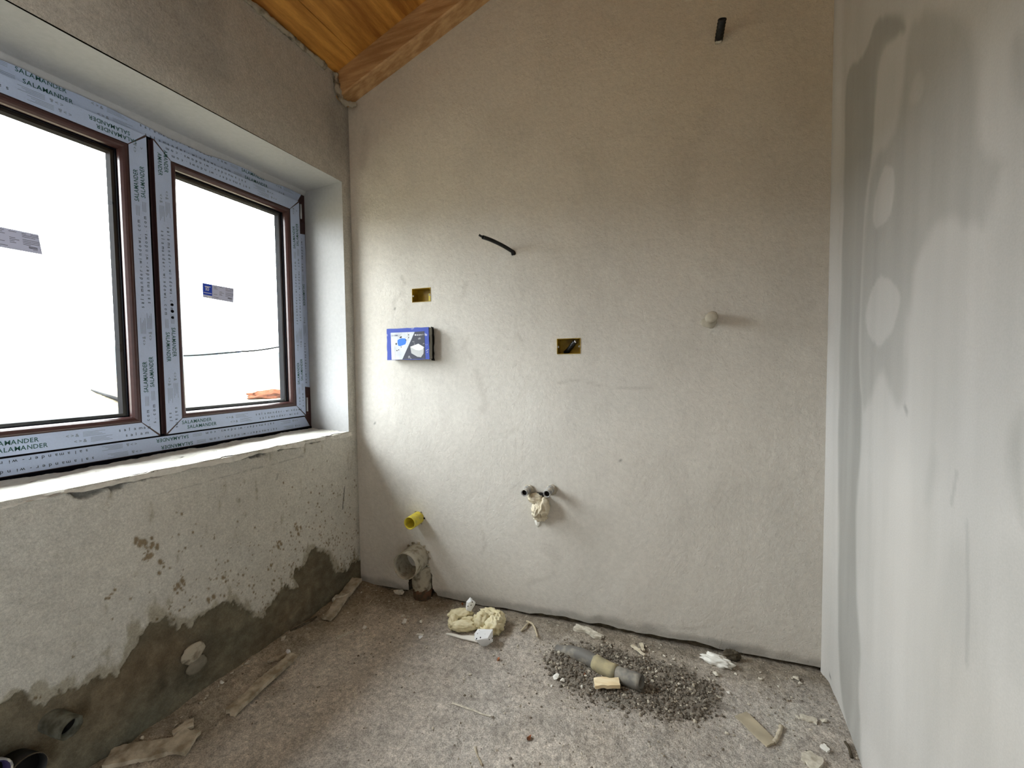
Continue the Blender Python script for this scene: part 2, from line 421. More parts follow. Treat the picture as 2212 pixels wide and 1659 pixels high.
STAIN_B = [  # polyline, width, strength
    ([(1.023, 1.028), (1.075, 1.040), (1.132, 1.036), (1.203, 1.017), (1.311, 1.010), (1.401, 1.014)], .006, .28),
    ([(0.651, 1.085), (0.677, 1.003), (0.694, 0.937), (0.676, 0.910)], .020, .20), ([(0.690, 0.982), (0.704, 1.007)], .006, .25),
    ([(0.280, 1.527), (0.294, 1.496)], .010, .30), ([(0.231, 1.407), (0.262, 1.437), (0.288, 1.453)], .012, .14), ([(0.613, 1.476), (0.594, 1.416)], .012, .18),
    ([(0.869, 1.206), (0.844, 1.238)], .014, .20), ([(0.613, 1.230), (0.590, 1.185), (0.630, 1.137)], .014, .16),
    ([(0.671, 0.359), (0.684, 0.301), (0.670, 0.257)], .007, .26), ([(1.008, 0.315), (0.967, 0.330), (1.017, 0.286)], .03, .16),
    ([(0.883, 0.154), (0.956, 0.186), (1.007, 0.218)], .010, .14), ([(0.848, 0.833), (0.805, 0.811), (0.783, 0.790)], .014, .14),
    ([(0.098, 2.236), (0.090, 2.130), (0.072, 2.068)], .03, .18), ([(1.182, 0.046), (1.347, 0.054), (1.552, 0.065)], .012, .16), ([(1.519, 0.062), (1.600, 0.097)], .010, .16),
    ([(0.856, 1.555), (0.871, 1.398), (0.857, 1.281)], .03, .07), ([(0.730, 1.566), (0.719, 1.448)], .03, .06), ([(0.223, 1.110), (0.221, 0.866)], .003, .14),
    ([(1.109, 0.891), (1.203, 0.875), (1.381, 0.889)], .008, .06), ([(0.009, 0.275), (0.012, 0.038)], .02, .10)]
def back_C(U, V):
    base = np.array(rgb(209, 205, 197)); c = np.ones(U.shape + (3,)) * base
    drying_dim = sstep(-.25, .35, (U - .95) * .7 + .30 * fbm(U * 2.2, V * 1.8, 4, 57) + .10 * fbm(U * 9, V * 7, 3, 58))     # browner taupe right half: drying tone plus dimmer window light painted in
    drying_dim = drying_dim * (1 - .7 * sstep(1.5, 2.3, V))
    c = c * (1 - drying_dim[..., None] * (1 - np.array((.96, .945, .93))))
    w = 0.5 + 0.5 * fbm(U * 2.6, V * 2.0, 4, 50)
    c = c * (1 + 0.05 * (w[..., None] - 0.5)) + np.array((0, .004, .008)) * (fbm(U * 3 + 9, V * 3, 3, 51)[..., None])
    w2 = sstep(0.1, 0.7, fbm(U * 6, V * 3.5, 4, 52) + 0.15)
    c = c * (1 - 0.06 * w2[..., None])
    up = sstep(1.3, 2.3, V + 0.15 * fbm(U * 3, V * 3, 3, 54)) * (0.55 + 0.45 * sstep(0.6, 1.7, U))
    c = c * (1 - up[..., None] * (1 - np.array((1.0, 0.935, 0.81))))       # browner towards the top right
    for pts, wd_, st in STAIN_B:
        d = seg_dist(U, V, pts) + wd_ * 0.6 * fbm(U * 30, V * 30, 3, 60)
        a = .62 * st * sstep(wd_ * 1.3, 0, d)
        c = c * (1 - a[..., None] * np.array((0.9, 0.95, 1.0)))
    for px in (((0.238, 1.380), .0055), ((0.275, 0.645), .003), ((1.275, 0.719), .0025), ((0.564, 0.685), .002), ((0.109, 0.829), .003), ((1.607, 1.224), .0025), ((0.513, 0.117), .0025)):
        d = np.hypot(U - px[0][0], (V - px[0][1]) * 0.7)
        c = c * (1 - 0.55 * sstep(px[1] * 1.5, px[1] * 0.7, d)[..., None])
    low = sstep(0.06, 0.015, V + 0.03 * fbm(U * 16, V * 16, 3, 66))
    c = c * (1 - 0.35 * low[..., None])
    return c
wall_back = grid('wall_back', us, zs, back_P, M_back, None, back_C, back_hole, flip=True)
tag(wall_back, kind='structure')
# masonry core behind the plaster: seen in the gap at the foot, the notch and nowhere else
V = [bw(-.1, -.1, -.012), bw(LB + .1, -.1, -.012), bw(LB + .1, .03, -.012), bw(-.1, .03, -.012)]
def core_P(U, Vv):
    d = (-0.018 + 0.006 * fbm(U * 30, Vv * 30, 3, 14))  - 0.035 * sstep(0, 0.02, poly_sd(U, Vv, NOTCH) + .012)
    return np.stack([C1.x + TB.x * U + NB.x * d, C1.y + TB.y * U + NB.y * d, Vv], -1)
o = grid('masonry_core', np.linspace(-0.06, LB + 0.06, 250), np.linspace(-0.06, 0.30, 46), core_P, M_dark, wall_back, flip=True)

# ---- right wall, smooth skim with broad trowel patches
DARK_R = [  # darker, still-wet areas
    ([(1.668, 1.994), (1.607, 1.995), (1.524, 1.994), (1.423, 2.009), (1.334, 1.964), (1.262, 1.868), (1.330, 1.896), (1.407, 1.915), (1.435, 1.825), (1.444, 1.671), (1.476, 1.597), (1.482, 1.497), (1.489, 1.395), (1.492, 1.211), (1.484, 1.078), (1.452, 0.974), (1.464, 0.840), (1.481, 0.674), (1.475, 0.470), (1.449, 0.361), (1.430, 0.264), (1.437, 0.151), (1.413, 0.074), (1.354, 0.008), (1.389, -0.024), (1.483, 0.001), (1.560, 0.027), (1.602, 0.180), (1.619, 0.477), (1.637, 0.775), (1.642, 1.075), (1.648, 1.373), (1.649, 1.665)], .46, .012),
    ([(1.444, 1.671), (1.316, 1.645), (1.287, 1.749), (1.266, 1.871), (1.202, 1.864), (1.053, 1.742), (1.010, 1.662), (1.007, 1.486), (0.927, 1.429), (0.940, 1.409), (0.954, 1.370), (0.963, 1.334), (0.981, 1.332), (1.062, 1.374), (1.123, 1.375), (1.173, 1.321), (1.200, 1.297), (1.206, 1.226), (1.227, 1.166), (1.213, 1.060), (1.222, 0.996), (1.280, 1.013), (1.347, 1.103), (1.410, 0.978), (1.465, 0.972), (1.496, 1.396)], .30, .02),
    ([(1.211, 1.851), (1.162, 1.777), (1.091, 1.649), (1.071, 1.560), (1.116, 1.547), (1.149, 1.535), (1.181, 1.481), (1.243, 1.526), (1.233, 1.656), (1.225, 1.752)], .16, .03),
    ([(0.896, 0.983), (0.881, 1.028), (0.870, 1.036), (0.860, 0.841), (0.877, 0.878)], .30, .02),
    ([(0.930, 1.614), (0.900, 1.606), (0.893, 1.479), (0.910, 1.516)], .25, .02), ([(1.099, 0.932), (1.072, 0.881), (1.108, 0.786), (1.134, 0.807)], .12, .02),
    ([(1.030, 0.777), (0.973, 0.715), (0.954, 0.600), (1.064, 0.280), (1.113, 0.234), (1.077, 0.521), (1.069, 0.668)], .10, .03), ([(0.918, 0.780), (0.860, 0.841), (0.847, 0.598), (0.889, 0.627)], .14, .04)]
LIGHT_R = [
    ([(1.368, 1.613), (1.312, 1.581), (1.295, 1.526), (1.315, 1.467), (1.367, 1.449), (1.421, 1.477), (1.414, 1.548)], .9, .006),
    ([(1.373, 1.320), (1.309, 1.312), (1.249, 1.264), (1.260, 1.222), (1.289, 1.170), (1.349, 1.133), (1.420, 1.157), (1.453, 1.207), (1.439, 1.282)], .95, .006),
    ([(1.205, 1.749), (1.183, 1.706), (1.192, 1.672), (1.243, 1.687), (1.254, 1.729)], .5, .008), ([(1.409, 1.951), (1.317, 1.876), (1.334, 1.766), (1.398, 1.756), (1.444, 1.831)], .3, .02)]
def right_P(U, V):
    d = 0.006 * fbm(U * 1.8, V * 1.1, 3, 70) + 0.0015 * fbm(U * 9, V * 4, 3, 71)
    cove = 0.035 * sstep(0.10, 0.0, V) * sstep(1.62, 1.2, U)
    toe = 0.012 * sstep(1.68, 1.729, U)
    return np.stack([XR + d * sstep(1.729, 1.66, U) - toe - cove * 0.6, U, V], -1)
def right_C(U, V):
    light = np.array(rgb(192, 189, 185)); dark = np.array(rgb(112, 112, 105))
    k = np.zeros(U.shape)
    wU = U + 0.010 * fbm(U * 30, V * 6, 3, 80); wV = V + 0.02 * fbm(U * 18, V * 5, 3, 81)
    for p, st, so in DARK_R:
        p = chaikin(p)
        k = np.maximum(k, st * sstep(-so, so, poly_sd(wU, wV, p)))
    for p, st, so in LIGHT_R:
        p = chaikin(p)
        k = k * (1 - st * sstep(-so, so, poly_sd(wU, wV, p)))
    k = np.clip(k * .92 + .09 + 0.15 * fbm(U * 9, V * 1.4, 4, 83) + 0.08 * fbm(U * 30, V * 2, 3, 84), 0, 1)
    c = light * (1 - k[..., None]) + dark * k[..., None]
    c = c * (1 + 0.03 * fbm(U * 2, V * 2, 3, 85)[..., None] * np.array((1, .3, -.8)))
    scr = [([(1.019, 0.893), (1.032, 0.829)], .0045, .16), ([(0.985, 0.810), (0.975, 0.671), (0.977, 0.555)], .0045, .14), ([(1.218, 0.998), (1.209, 0.986)], .006, .3), ([(1.677, 0.037), (1.667, 0.034)], .005, .6)]
    for pts, wd_, st in scr:
        c = c * (1 - st * sstep(wd_ * 1.6, wd_ * .4, seg_dist(U, V, pts))[..., None])
    return c
ys = np.unique(np.round(np.concatenate([np.linspace(YF, 0.7, 60), np.linspace(0.7, 1.732, 190)]), 4))
zr = np.unique(np.round(np.concatenate([np.linspace(-0.03, 2.35, 300), np.linspace(2.35, 3.6, 30)]), 4))
wall_right = tag(grid('wall_right', ys, zr, right_P, M_right, None, right_C, lambda U, V: (U < -.68) & (U > -1.55) & (V < 2.05)), kind='structure')
hall = []  # unseen hall box and doorway, added to carry the fill lamp
hx0, hx1, hy0, hy1, hz = XR + .10, XR + 1.0, YF, -.45, 2.5
V = [(hx0, hy0, 0), (hx1, hy0, 0), (hx1, hy1, 0), (hx0, hy1, 0), (hx0, hy0, hz), (hx1, hy0, hz), (hx1, hy1, hz), (hx0, hy1, hz)]
V += [(hx0, -1.55, 0), (hx0, -.68, 0), (hx0, -.68, 2.05), (hx0, -1.55, 2.05), (XR - .02, -1.55, 0), (XR - .02, -.68, 0), (XR - .02, -.68, 2.05), (XR - .02, -1.55, 2.05)]
F = [(0, 1, 2, 3), (4, 7, 6, 5), (0, 4, 5, 1), (1, 5, 6, 2), (2, 6, 7, 3), (0, 8, 11, 4), (9, 3, 7, 10), (4, 11, 10, 7), (8, 12, 15, 11), (9, 10, 14, 13), (11, 15, 14, 10), (8, 9, 13, 12)]
tag(mesh_obj('wall_added_hall', V, F, M_reveal, None, False), kind='structure')

# ---- left wall: white coat broken away from dark cement at the foot, window opening
OY0, OY1, OZ0, OZ1 = 0.262, 1.577, 0.793, 1.985
CEM = [(0.392, 0.306), (0.433, 0.306), (0.459, 0.311), (0.502, 0.263), (0.536, 0.266), (0.575, 0.249), (0.621, 0.261), (0.657, 0.217), (0.671, 0.243), (0.683, 0.276), (0.710, 0.307), (0.755, 0.331), (0.778, 0.329), (0.794, 0.293), (0.813, 0.258), (0.831, 0.272), (0.850, 0.251), (0.869, 0.271), (0.929, 0.276), (0.989, 0.265), (1.012, 0.234), (1.040, 0.197), (1.070, 0.166), (1.100, 0.145), (1.143, 0.182), (1.201, 0.211), (1.243, 0.173), (1.266, 0.178), (1.245, 0.228), (1.251, 0.257), (1.279, 0.252), (1.310, 0.252), (1.334, 0.301), (1.354, 0.305), (1.438, 0.243), (1.450, 0.186), (1.471, 0.141), (1.541, 0.115), (1.572, 0.139), (1.636, 0.127), (1.70, -.1), (-.5, -.1), (-.5, .16)]
rs = np.random.RandomState(8)
SPOT = []
for k in range(6500):
    y = 1.62 - abs(rs.normal(0, .45)); z = rs.uniform(.06, .70)
    SPOT.append((y, z, 0.0014 + 0.0042 * rs.rand() ** 3, rs.uniform(0, 1)))
SPOTC = [(0.732, 0.576), (0.743, 0.554), (0.738, 0.542), (0.724, 0.590), (0.753, 0.570), (0.831, 0.407), (0.820, 0.407), (0.969, 0.355), (1.143, 0.333), (1.153, 0.389), (1.263, 0.434), (1.276, 0.417), (0.914, 0.314), (0.644, 0.471), (0.777, 0.496), (1.182, 0.395)]
for (y, z) in SPOTC:
    for k in range(7): SPOT.append((y + rs.normal(0, .008), z + rs.normal(0, .010), 0.002 + .006 * rs.rand() ** 2, 0))
CRACK = [([(0.574, 0.782), (0.598, 0.770), (0.625, 0.767), (0.657, 0.774), (0.684, 0.777), (0.724, 0.786), (0.762, 0.785), (0.799, 0.788)], .013),
         ([(0.846, 0.787), (0.887, 0.782), (0.927, 0.783), (0.967, 0.784), (1.003, 0.783)], .009), ([(1.037, 0.784), (1.081, 0.777), (1.138, 0.772)], .010), ([(1.189, 0.777), (1.276, 0.780), (1.352, 0.781), (1.424, 0.789), (1.522, 0.793)], .006)]
LINE_L = [([(1.541, 0.530), (1.523, 0.428)], .0025, .7), ([(0.877, 0.720), (1.035, 0.725), (1.187, 0.725), (1.309, 0.728)], .0015, .3), ([(0.759, 0.720), (0.891, 0.719)], .0015, .2), ([(1.176, 0.661), (1.185, 0.679)], .004, .3)]
def left_fields(U, V):
    sd = -poly_sd(U, V, CEM)                      # positive on the white coat
    rag = 0.016 * fbm(U * 26, V * 14, 4, 90) + 0.013 * fbm(U * 110, V * 38, 3, 91)
    white = sstep(-0.002, 0.004, sd + rag)
    brk = 0 * U
    for pts, w in CRACK:
        d = seg_dist(U, V, pts) + 0.014 * fbm(U * 46, V * 70, 4, 94)
        brk = np.maximum(brk, sstep(w, w * .35, d))
    return sd, white, brk
def left_P(U, V):
    sd, white, brk = left_fields(U, V)
    d = 0.003 * fbm(U * 3, V * 3, 3, 96) + 0.001 * fbm(U * 25, V * 25, 2, 97)
    d = d - 0.007 * (1 - white) - 0.005 * (1 - white) * fbm(U * 22, V * 22, 4, 98) - 0.014 * brk
    d = d * sstep(1.632, 1.60, U)
    edge = (np.abs(U - OY1) < .001) | (np.abs(V - OZ1) < .001)
    d = np.where(edge & (V > OZ0 - .001), 0, d)
    return np.stack([XL + d, U, V], -1)
def left_C(U, V):
    sd, white, brk = left_fields(U, V)
    wcol = np.array(rgb(199, 196, 186)); ccol = np.array(rgb(108, 102, 86))
    c = np.ones(U.shape + (3,)) * wcol
    c = c * (1 + .10 * fbm(U * 4, V * 4, 4, 100)[..., None]) * (1 + .02 * fbm(U * 3, V * 5, 3, 101)[..., None] * np.array((1, .2, -1)))
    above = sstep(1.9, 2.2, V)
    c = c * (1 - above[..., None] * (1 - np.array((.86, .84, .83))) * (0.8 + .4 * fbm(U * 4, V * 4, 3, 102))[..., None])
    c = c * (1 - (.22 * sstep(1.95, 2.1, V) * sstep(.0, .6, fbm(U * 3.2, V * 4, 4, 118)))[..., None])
    dens = np.clip(np.exp(-np.maximum(sd, 0) / 0.14) * 1.3, 0, 1) * sstep(.45, 1.0, U + .3 * np.exp(-np.maximum(sd, 0) / .03))
    a = np.zeros(U.shape)
    CL = .25 + .9 * sstep(-.1, .5, fbm(U * 13, V * 13, 3, 111))
    for (y, z, r, pr) in SPOT:
        i0, i1 = np.searchsorted(US_L, (y - 3 * r, y + 3 * r)); j0, j1 = np.searchsorted(ZS_L, (z - 3 * r, z + 3 * r))
        if i1 <= i0 or j1 <= j0: continue
        s = (slice(i0, i1), slice(j0, j1))
        if pr > 0 and (dens[s].mean() * CL[s].mean() < pr or r < .0016): continue
        r = r * .8 if pr > 0 else r
        dd = np.hypot(U[s] - y, (V[s] - z) * .75 + .3 * (U[s] - y))
        a[s] = np.maximum(a[s], sstep(r * 1.25, r * .6, dd))
    smear = (V < .86) * sstep(.18, .62, fbm(U * 44, V * 16, 4, 104) + 1.5 * np.exp(-np.maximum(sd, 0) / .022) - .22) * .8
    c = c * (1 - a[..., None] * np.array((.56, .64, .74))) * (1 - smear[..., None] * np.array((.42, .46, .55)))
    for pts, wd_, st in LINE_L:
        c = c * (1 - st * sstep(wd_ * 1.8, wd_ * .4, seg_dist(U, V, pts) + .002 * fbm(U * 60, V * 60, 2, 7))[..., None])
    cc = ccol * (1 + .30 * fbm(U * 9, V * 9, 4, 106)[..., None]) * (1 + .40 * fbm(U * 38, V * 38, 4, 116)[..., None]) * (1 + .16 * fbm(U * 5, V * 5, 3, 107)[..., None] * np.array((1, 0, -.6)))
    pale = sstep(.15, .6, fbm(U * 12, V * 12, 4, 109)) * sstep(.14, .04, V) * .35
    cc = cc * (1 + pale[..., None])
    c = c * white[..., None] + cc * (1 - white[..., None])
    c = c * (1 - .66 * brk[..., None])
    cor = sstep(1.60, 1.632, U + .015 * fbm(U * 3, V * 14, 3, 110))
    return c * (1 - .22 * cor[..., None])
US_L = np.unique(np.round(np.concatenate([np.linspace(YF, .25, 40), np.linspace(.25, 1.634, 400), [OY0, OY1]]), 4))
ZS_L = np.unique(np.round(np.concatenate([np.linspace(-0.04, OZ0, 240), np.linspace(OZ0, OZ1, 40), np.linspace(OZ1, 2.56, 40)]), 4))
def win_hole(U, V): return (U > OY0) & (U < OY1) & (V > OZ0) & (V < OZ1)
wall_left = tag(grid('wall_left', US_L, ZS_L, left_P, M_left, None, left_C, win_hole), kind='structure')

V = []
for x in (-1.81, 1.62):
    V += [(x, YF - .1, -.4), (x, 1.90, -.4), (x, 1.90, 3.80), (x, YF - .1, 3.80)]
V += [(-1.81, .245, .775), (-1.81, 1.606, .775), (-1.81, 1.606, 2.015), (-1.81, .245, 2.015)]
V += [(-1.752, .245, .775), (-1.752, 1.606, .775), (-1.752, 1.606, 2.015), (-1.752, .245, 2.015)]
F = [(s_, (s_ + 1) % 4, 4 + (s_ + 1) % 4, 4 + s_) for s_ in range(4)] + [(4, 5, 6, 7)] + [(s_, (s_ + 1) % 4, 8 + (s_ + 1) % 4, 8 + s_) for s_ in range(4)] + [(8 + s_, 8 + (s_ + 1) % 4, 12 + (s_ + 1) % 4, 12 + s_) for s_ in range(4)]
mesh_obj('light_seal_shell', V, F, M_dark, wall_left, False)  # unseen shell added round the room to keep sky light from leaking in

# window reveal: soffit, two jambs, crumbly sill
XW = -1.735
def sof_P(U, V):     # U along Y, V 0 at wall face .. 1 at frame
    drip = 0.022 * sstep(.93, .985, V) * np.clip(.55 + .9 * fbm(U * 4.0, V * 0, 4, 120), 0, 1.3)
    return np.stack([XL - 0.262 * V, U, OZ1 + 0.001 * fbm(U * 6, V * 3, 2, 121) - drip - 0.004 * np.sin(U * 2)], -1)
grid('reveal_soffit', np.linspace(OY0 - .02, OY1 + .017, 140), np.concatenate([np.linspace(0, .92, 18), np.linspace(.93, 1, 12)]), sof_P, M_reveal, wall_left)
def jam_P(U, V):
    return np.stack([XL - 0.262 * U, OY1 + 0.017 * U + 0.002 * fbm(U * 4, V * 4, 3, 123) * sstep(0, .1, U), V], -1)
grid('reveal_jamb', np.linspace(0, 1, 14), np.linspace(OZ0 - .02, OZ1 + .01, 60), jam_P, M_reveal, wall_left)
def jam2_P(U, V): return np.stack([XL - 0.262 * U, OY0 + 0 * U, V], -1)
grid('reveal_jamb', np.linspace(0, 1, 6), np.linspace(OZ0 - .02, OZ1 + .01, 10), jam2_P, M_reveal, wall_left, flip=True)
def sill_P(U, V):    # V 0 frame .. 1 front edge, then rolls over
    f = np.clip(V, 0, 1); roll = np.clip(V - 1, 0, 1)
    rag = 0.010 * fbm(U * 18, U * 0, 5, 130)
    x = -1.745 + (0.258 + rag) * f + 0.004 * roll
    z = OZ0 + 0.004 + 0.006 * fbm(U * 11, V * 5, 4, 131) + 0.002 * fbm(U * 60, V * 16, 3, 133) - 0.006 * f - roll * (0.016 + .010 * fbm(U * 14, U * 0, 3, 132))
    return np.stack([x, U, z], -1)
grid('window_sill', np.linspace(OY0 - .02, OY1 + .018, 330), np.concatenate([np.linspace(0, 1, 44), [1.2, 1.5, 1.8, 2.0]]), sill_P, M_sill, wall_left, flip=True)
# mortar bead where the plaster meets the boards
pts = spline([(XL + .004, YF, roof_z(XL) - .012), (XL + .006, -.5, roof_z(XL) - .010), (XL + .004, .6, roof_z(XL) - .014), (XL + .006, 1.2, roof_z(XL) - .012), (XL + .006, 1.49, roof_z(XL) - .016)], 30)
tube('mortar_bead', pts, [0.011 + .006 * noise.noise(Vector((0, p.y * 14, 3))) for p in pts], M_mortar, wall_left, seg=10, rough=.006)
pts = spline([(XL + .012, 1.545, 2.462), (XL + .010, 1.552, 2.42), (XL + .014, 1.556, 2.385), (XL + .022, 1.575, 2.350), (XL + .046, 1.596, 2.343), (XL + .062, 1.615, 2.350)], 7)
tube('mortar_bead', pts, [0.012 + .005 * noise.noise(p * 30) for p in pts], M_mortar, wall_left, seg=12, rough=.008)

# ---- wall behind the camera and floor
wall_front = tag(grid('wall_front', np.linspace(XL - .02, XR + .02, 20), np.linspace(-.03, 3.6, 30), lambda U, V: np.stack([U, YF + 0 * U, V], -1), M_right, None, lambda U, V: np.ones(U.shape + (3,)) * np.array(rgb(196, 190, 180))), kind='structure')
def floor_C(X, Y):
    c = np.ones(X.shape + (3,)) * np.array(rgb(180, 172, 162))
    n1 = fbm(X * 4, Y * 4, 5, 140); n2 = fbm(X * 11, Y * 11, 4, 141)
    c = c * (1 + .16 * n1[..., None]) * (1 + .14 * n2[..., None])
    c = c * (1 + .03 * fbm(X * 5, Y * 5, 3, 142)[..., None] * np.array((1, .1, -1)))
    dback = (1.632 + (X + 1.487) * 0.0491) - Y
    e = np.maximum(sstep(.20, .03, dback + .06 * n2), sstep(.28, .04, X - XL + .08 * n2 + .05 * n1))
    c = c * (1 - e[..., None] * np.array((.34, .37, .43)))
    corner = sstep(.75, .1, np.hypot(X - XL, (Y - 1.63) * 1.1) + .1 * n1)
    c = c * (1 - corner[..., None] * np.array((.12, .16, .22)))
    left_lift = sstep(-.85, -1.2, X + .12 * n1 + .05 * n2)
    c = c * (1 + left_lift[..., None] * np.array((.38, .39, .38)))  # left strip painted paler to make up for the dim light there
    pd = poly_sd(X, Y, PATCH) + .02 * n2
    k = sstep(-.02, .03, pd)
    c = c * (1 - k[..., None] * np.array((.48, .49, .52)))
    cem = poly_sd(X, Y, [(0.246, 1.483), (0.358, 1.535), (0.294, 1.289), (0.234, 1.266), (0.288, 1.375)]) + .02 * n1
    c = c * (1 + .14 * sstep(-.02, .02, cem)[..., None] * np.array((.85, 1, 1)))
    dust = sstep(.35, .7, fbm(X * 7 + 3, Y * 7, 5, 145))
    c = c * (1 + .16 * dust[..., None])
    return c
fx = np.unique(np.round(np.concatenate([np.linspace(XL - .02, XR + .06, 250)]), 4))
fy = np.unique(np.round(np.concatenate([np.linspace(YF - .02, .25, 40), np.linspace(.25, 1.78, 200)]), 4))
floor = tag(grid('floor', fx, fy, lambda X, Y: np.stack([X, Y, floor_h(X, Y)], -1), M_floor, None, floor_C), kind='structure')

# ---- ceiling boards and rafter
ceiling = tag(empty('ceiling', (0, 0, 0)), kind='structure')
xe = [-1.60, -1.367, -0.62, 0.13, 0.70]
for i in range(len(xe) - 1):
    a, b = xe[i] + .0012, xe[i + 1] - .0012
    bm = bmesh.new(); vv = []
    ye = (YF - .05, 0.2, 1.80)
    for (x0, dz) in ((a, 0), (b, 0), (b, .022), (a, .022)):
        vv.append([bm.verts.new((x0, y, roof_z(x0) + dz + .001 * (i % 2))) for y in ye])
    for q in range(4):
        r_ = (q + 1) % 4
        for s in range(2): bm.faces.new((vv[q][s], vv[r_][s], vv[r_][s + 1], vv[q][s + 1]))
    bm.faces.new([vv[q][0] for q in range(4)][::-1]); bm.faces.new([vv[q][2] for q in range(4)])
    bmesh.ops.recalc_face_normals(bm, faces=list(bm.faces))
    bm_obj('board', bm, M_board, ceiling)
bm = bmesh.new(); vv = []
for y in (YF - .05, 1.80):
    vv += [bm.verts.new((x, y, roof_z(x) + .03)) for x in (-1.60, .70)]
bm.faces.new((vv[0], vv[1], vv[3], vv[2])); bm_obj('roof_membrane', bm, M_bore, ceiling)

ex0, ex1 = -2.27, -1.55         # the eave hangs out over the window
V = [(x, y, roof_z(x) + dz) for dz in (-.02, .06) for (x, y) in ((ex0, -3.0), (ex1, -3.0), (ex1, 3.0), (ex0, 3.0))]
mesh_obj('roof_overhang', V, [(0, 1, 2, 3), (4, 7, 6, 5), (0, 4, 5, 1), (1, 5, 6, 2), (2, 6, 7, 3), (3, 7, 4, 0)], M_rafter, ceiling, False)

bm = bmesh.new(); ring = []
n = 26
for i in range(n + 1):
    u = -0.012 + (LB + .05) * i / n
    w = .0015 * noise.noise(Vector((u * 6, 0, 0))); x = C1.x + u
    zt = roof_z(x) + .004; zb = 2.3595 + .39 * u + w
    ring.append([bm.verts.new(bw(u, zt, -.01)), bm.verts.new(bw(u, zb, -.01)), bm.verts.new(bw(u, zb, .070)), bm.verts.new(bw(u, zb + .005, .075)), bm.verts.new(bw(u, zt, .075))])
for a, b in zip(ring[:-1], ring[1:]):
    for q in range(5): bm.faces.new((a[q], a[(q + 1) % 5], b[(q + 1) % 5], b[q]))
bm.faces.new(ring[0][::-1]); bm.faces.new(ring[-1])
bmesh.ops.recalc_face_normals(bm, faces=list(bm.faces))
raf = bm_obj('ceiling_beam', bm, M_rafter)
tag(raf, 'pale brown timber beam sloping up along the top of the back wall', 'beam')

# ------------------------------------------------------------------ WINDOW
win = tag(empty('window_1', (XW, 0.92, OZ0)), kind='structure')
def loft_rect(rc, prof):
    """rc = (y0, y1, z0, z1); prof = list of (inset, x); mitred ring of the profile"""
    V = []; F = []
    for (w, x) in prof:
        y0, y1, z0, z1 = rc[0] + w, rc[1] - w, rc[2] + w, rc[3] - w
        V += [(x, y0, z0), (x, y1, z0), (x, y1, z1), (x, y0, z1)]
    for i in range(len(prof) - 1):
        for s in range(4):
            t = (s + 1) % 4
            F.append((i * 4 + s, i * 4 + t, (i + 1) * 4 + t, (i + 1) * 4 + s))
    return V, F
def rect_obj(name, rc, prof, m, parent):
    V, F = loft_rect(rc, prof); o = mesh_obj(name, V, F, m, parent, False)
    bm = bmesh.new(); bm.from_mesh(o.data); bmesh.ops.recalc_face_normals(bm, faces=list(bm.faces)); bm.to_mesh(o.data); bm.free()
    return o
def quad_slab(name, corners, x, th, m, parent):
    """thin slab facing +X with (y, z) corners"""
    n = len(corners)
    V = [(x, c[0], c[1]) for c in corners] + [(x + th, c[0], c[1]) for c in corners]
    F = [tuple(range(n))[::-1], tuple(range(n, 2 * n))] + [(i, (i + 1) % n, n + (i + 1) % n, n + i) for i in range(n)]
    o = mesh_obj(name, V, F, m, parent, False)
    bm = bmesh.new(); bm.from_mesh(o.data); bmesh.ops.recalc_face_normals(bm, faces=list(bm.faces)); bm.to_mesh(o.data); bm.free()
    return o

# glyphs for the film print
GLYPH = {}
def glyph(ch, bold=False):
    key = (ch, bold)
    if key not in GLYPH:
        cu = bpy.data.curves.new('g', 'FONT'); cu.body = ch; cu.size = 1.0; cu.resolution_u = 2
        cu.offset = 0.010 if bold else 0.006
        ob = bpy.data.objects.new('g', cu); COL.objects.link(ob)
        bpy.context.view_layer.update()
        dg = bpy.context.evaluated_depsgraph_get()
        me = bpy.data.meshes.new_from_object(ob.evaluated_get(dg))
        vs_ = [(v.co.x, v.co.y) for v in me.vertices]; fs_ = [list(p.vertices) for p in me.polygons]
        adv = (max((v[0] for v in vs_), default=.25)) + .06
        bpy.data.objects.remove(ob); bpy.data.curves.remove(cu); bpy.data.meshes.remove(me)
        GLYPH[key] = (vs_, fs_, adv)
    return GLYPH[key]
class Print:
    def __init__(s): s.V = []; s.F = []
    def put(s, ch, size, org, e1, e2, bold=False, sx=1.0, sh=0.0):
        vs_, fs_, adv = glyph(ch, bold); b = len(s.V)
        for (x, y) in vs_: s.V.append(org + e1 * ((x * sx + sh * y) * size) + e2 * (y * size))
        for f in fs_: s.F.append([b + i for i in f])
        return adv * size * sx
    def bar(s, org, e1, e2, w, h):
        b = len(s.V); s.V += [org, org + e1 * w, org + e1 * w + e2 * h, org + e2 * h]; s.F.append([b, b + 1, b + 2, b + 3])
    def text(s, txt, size, org, e1, e2, spacing=None, bold=False, ok=None, sx=1.0, sh=0.0):
        p = 0
        for ch in txt:
            if ch != ' ' and (ok is None or ok(p)): a = s.put(ch, size, org + e1 * p, e1, e2, bold, sx, sh)
            else: a = size * .35
            p += spacing if spacing else a
        return p
    def build(s, name, m, parent):
        return mesh_obj(name, s.V, s.F, m, parent, False) if s.V else None
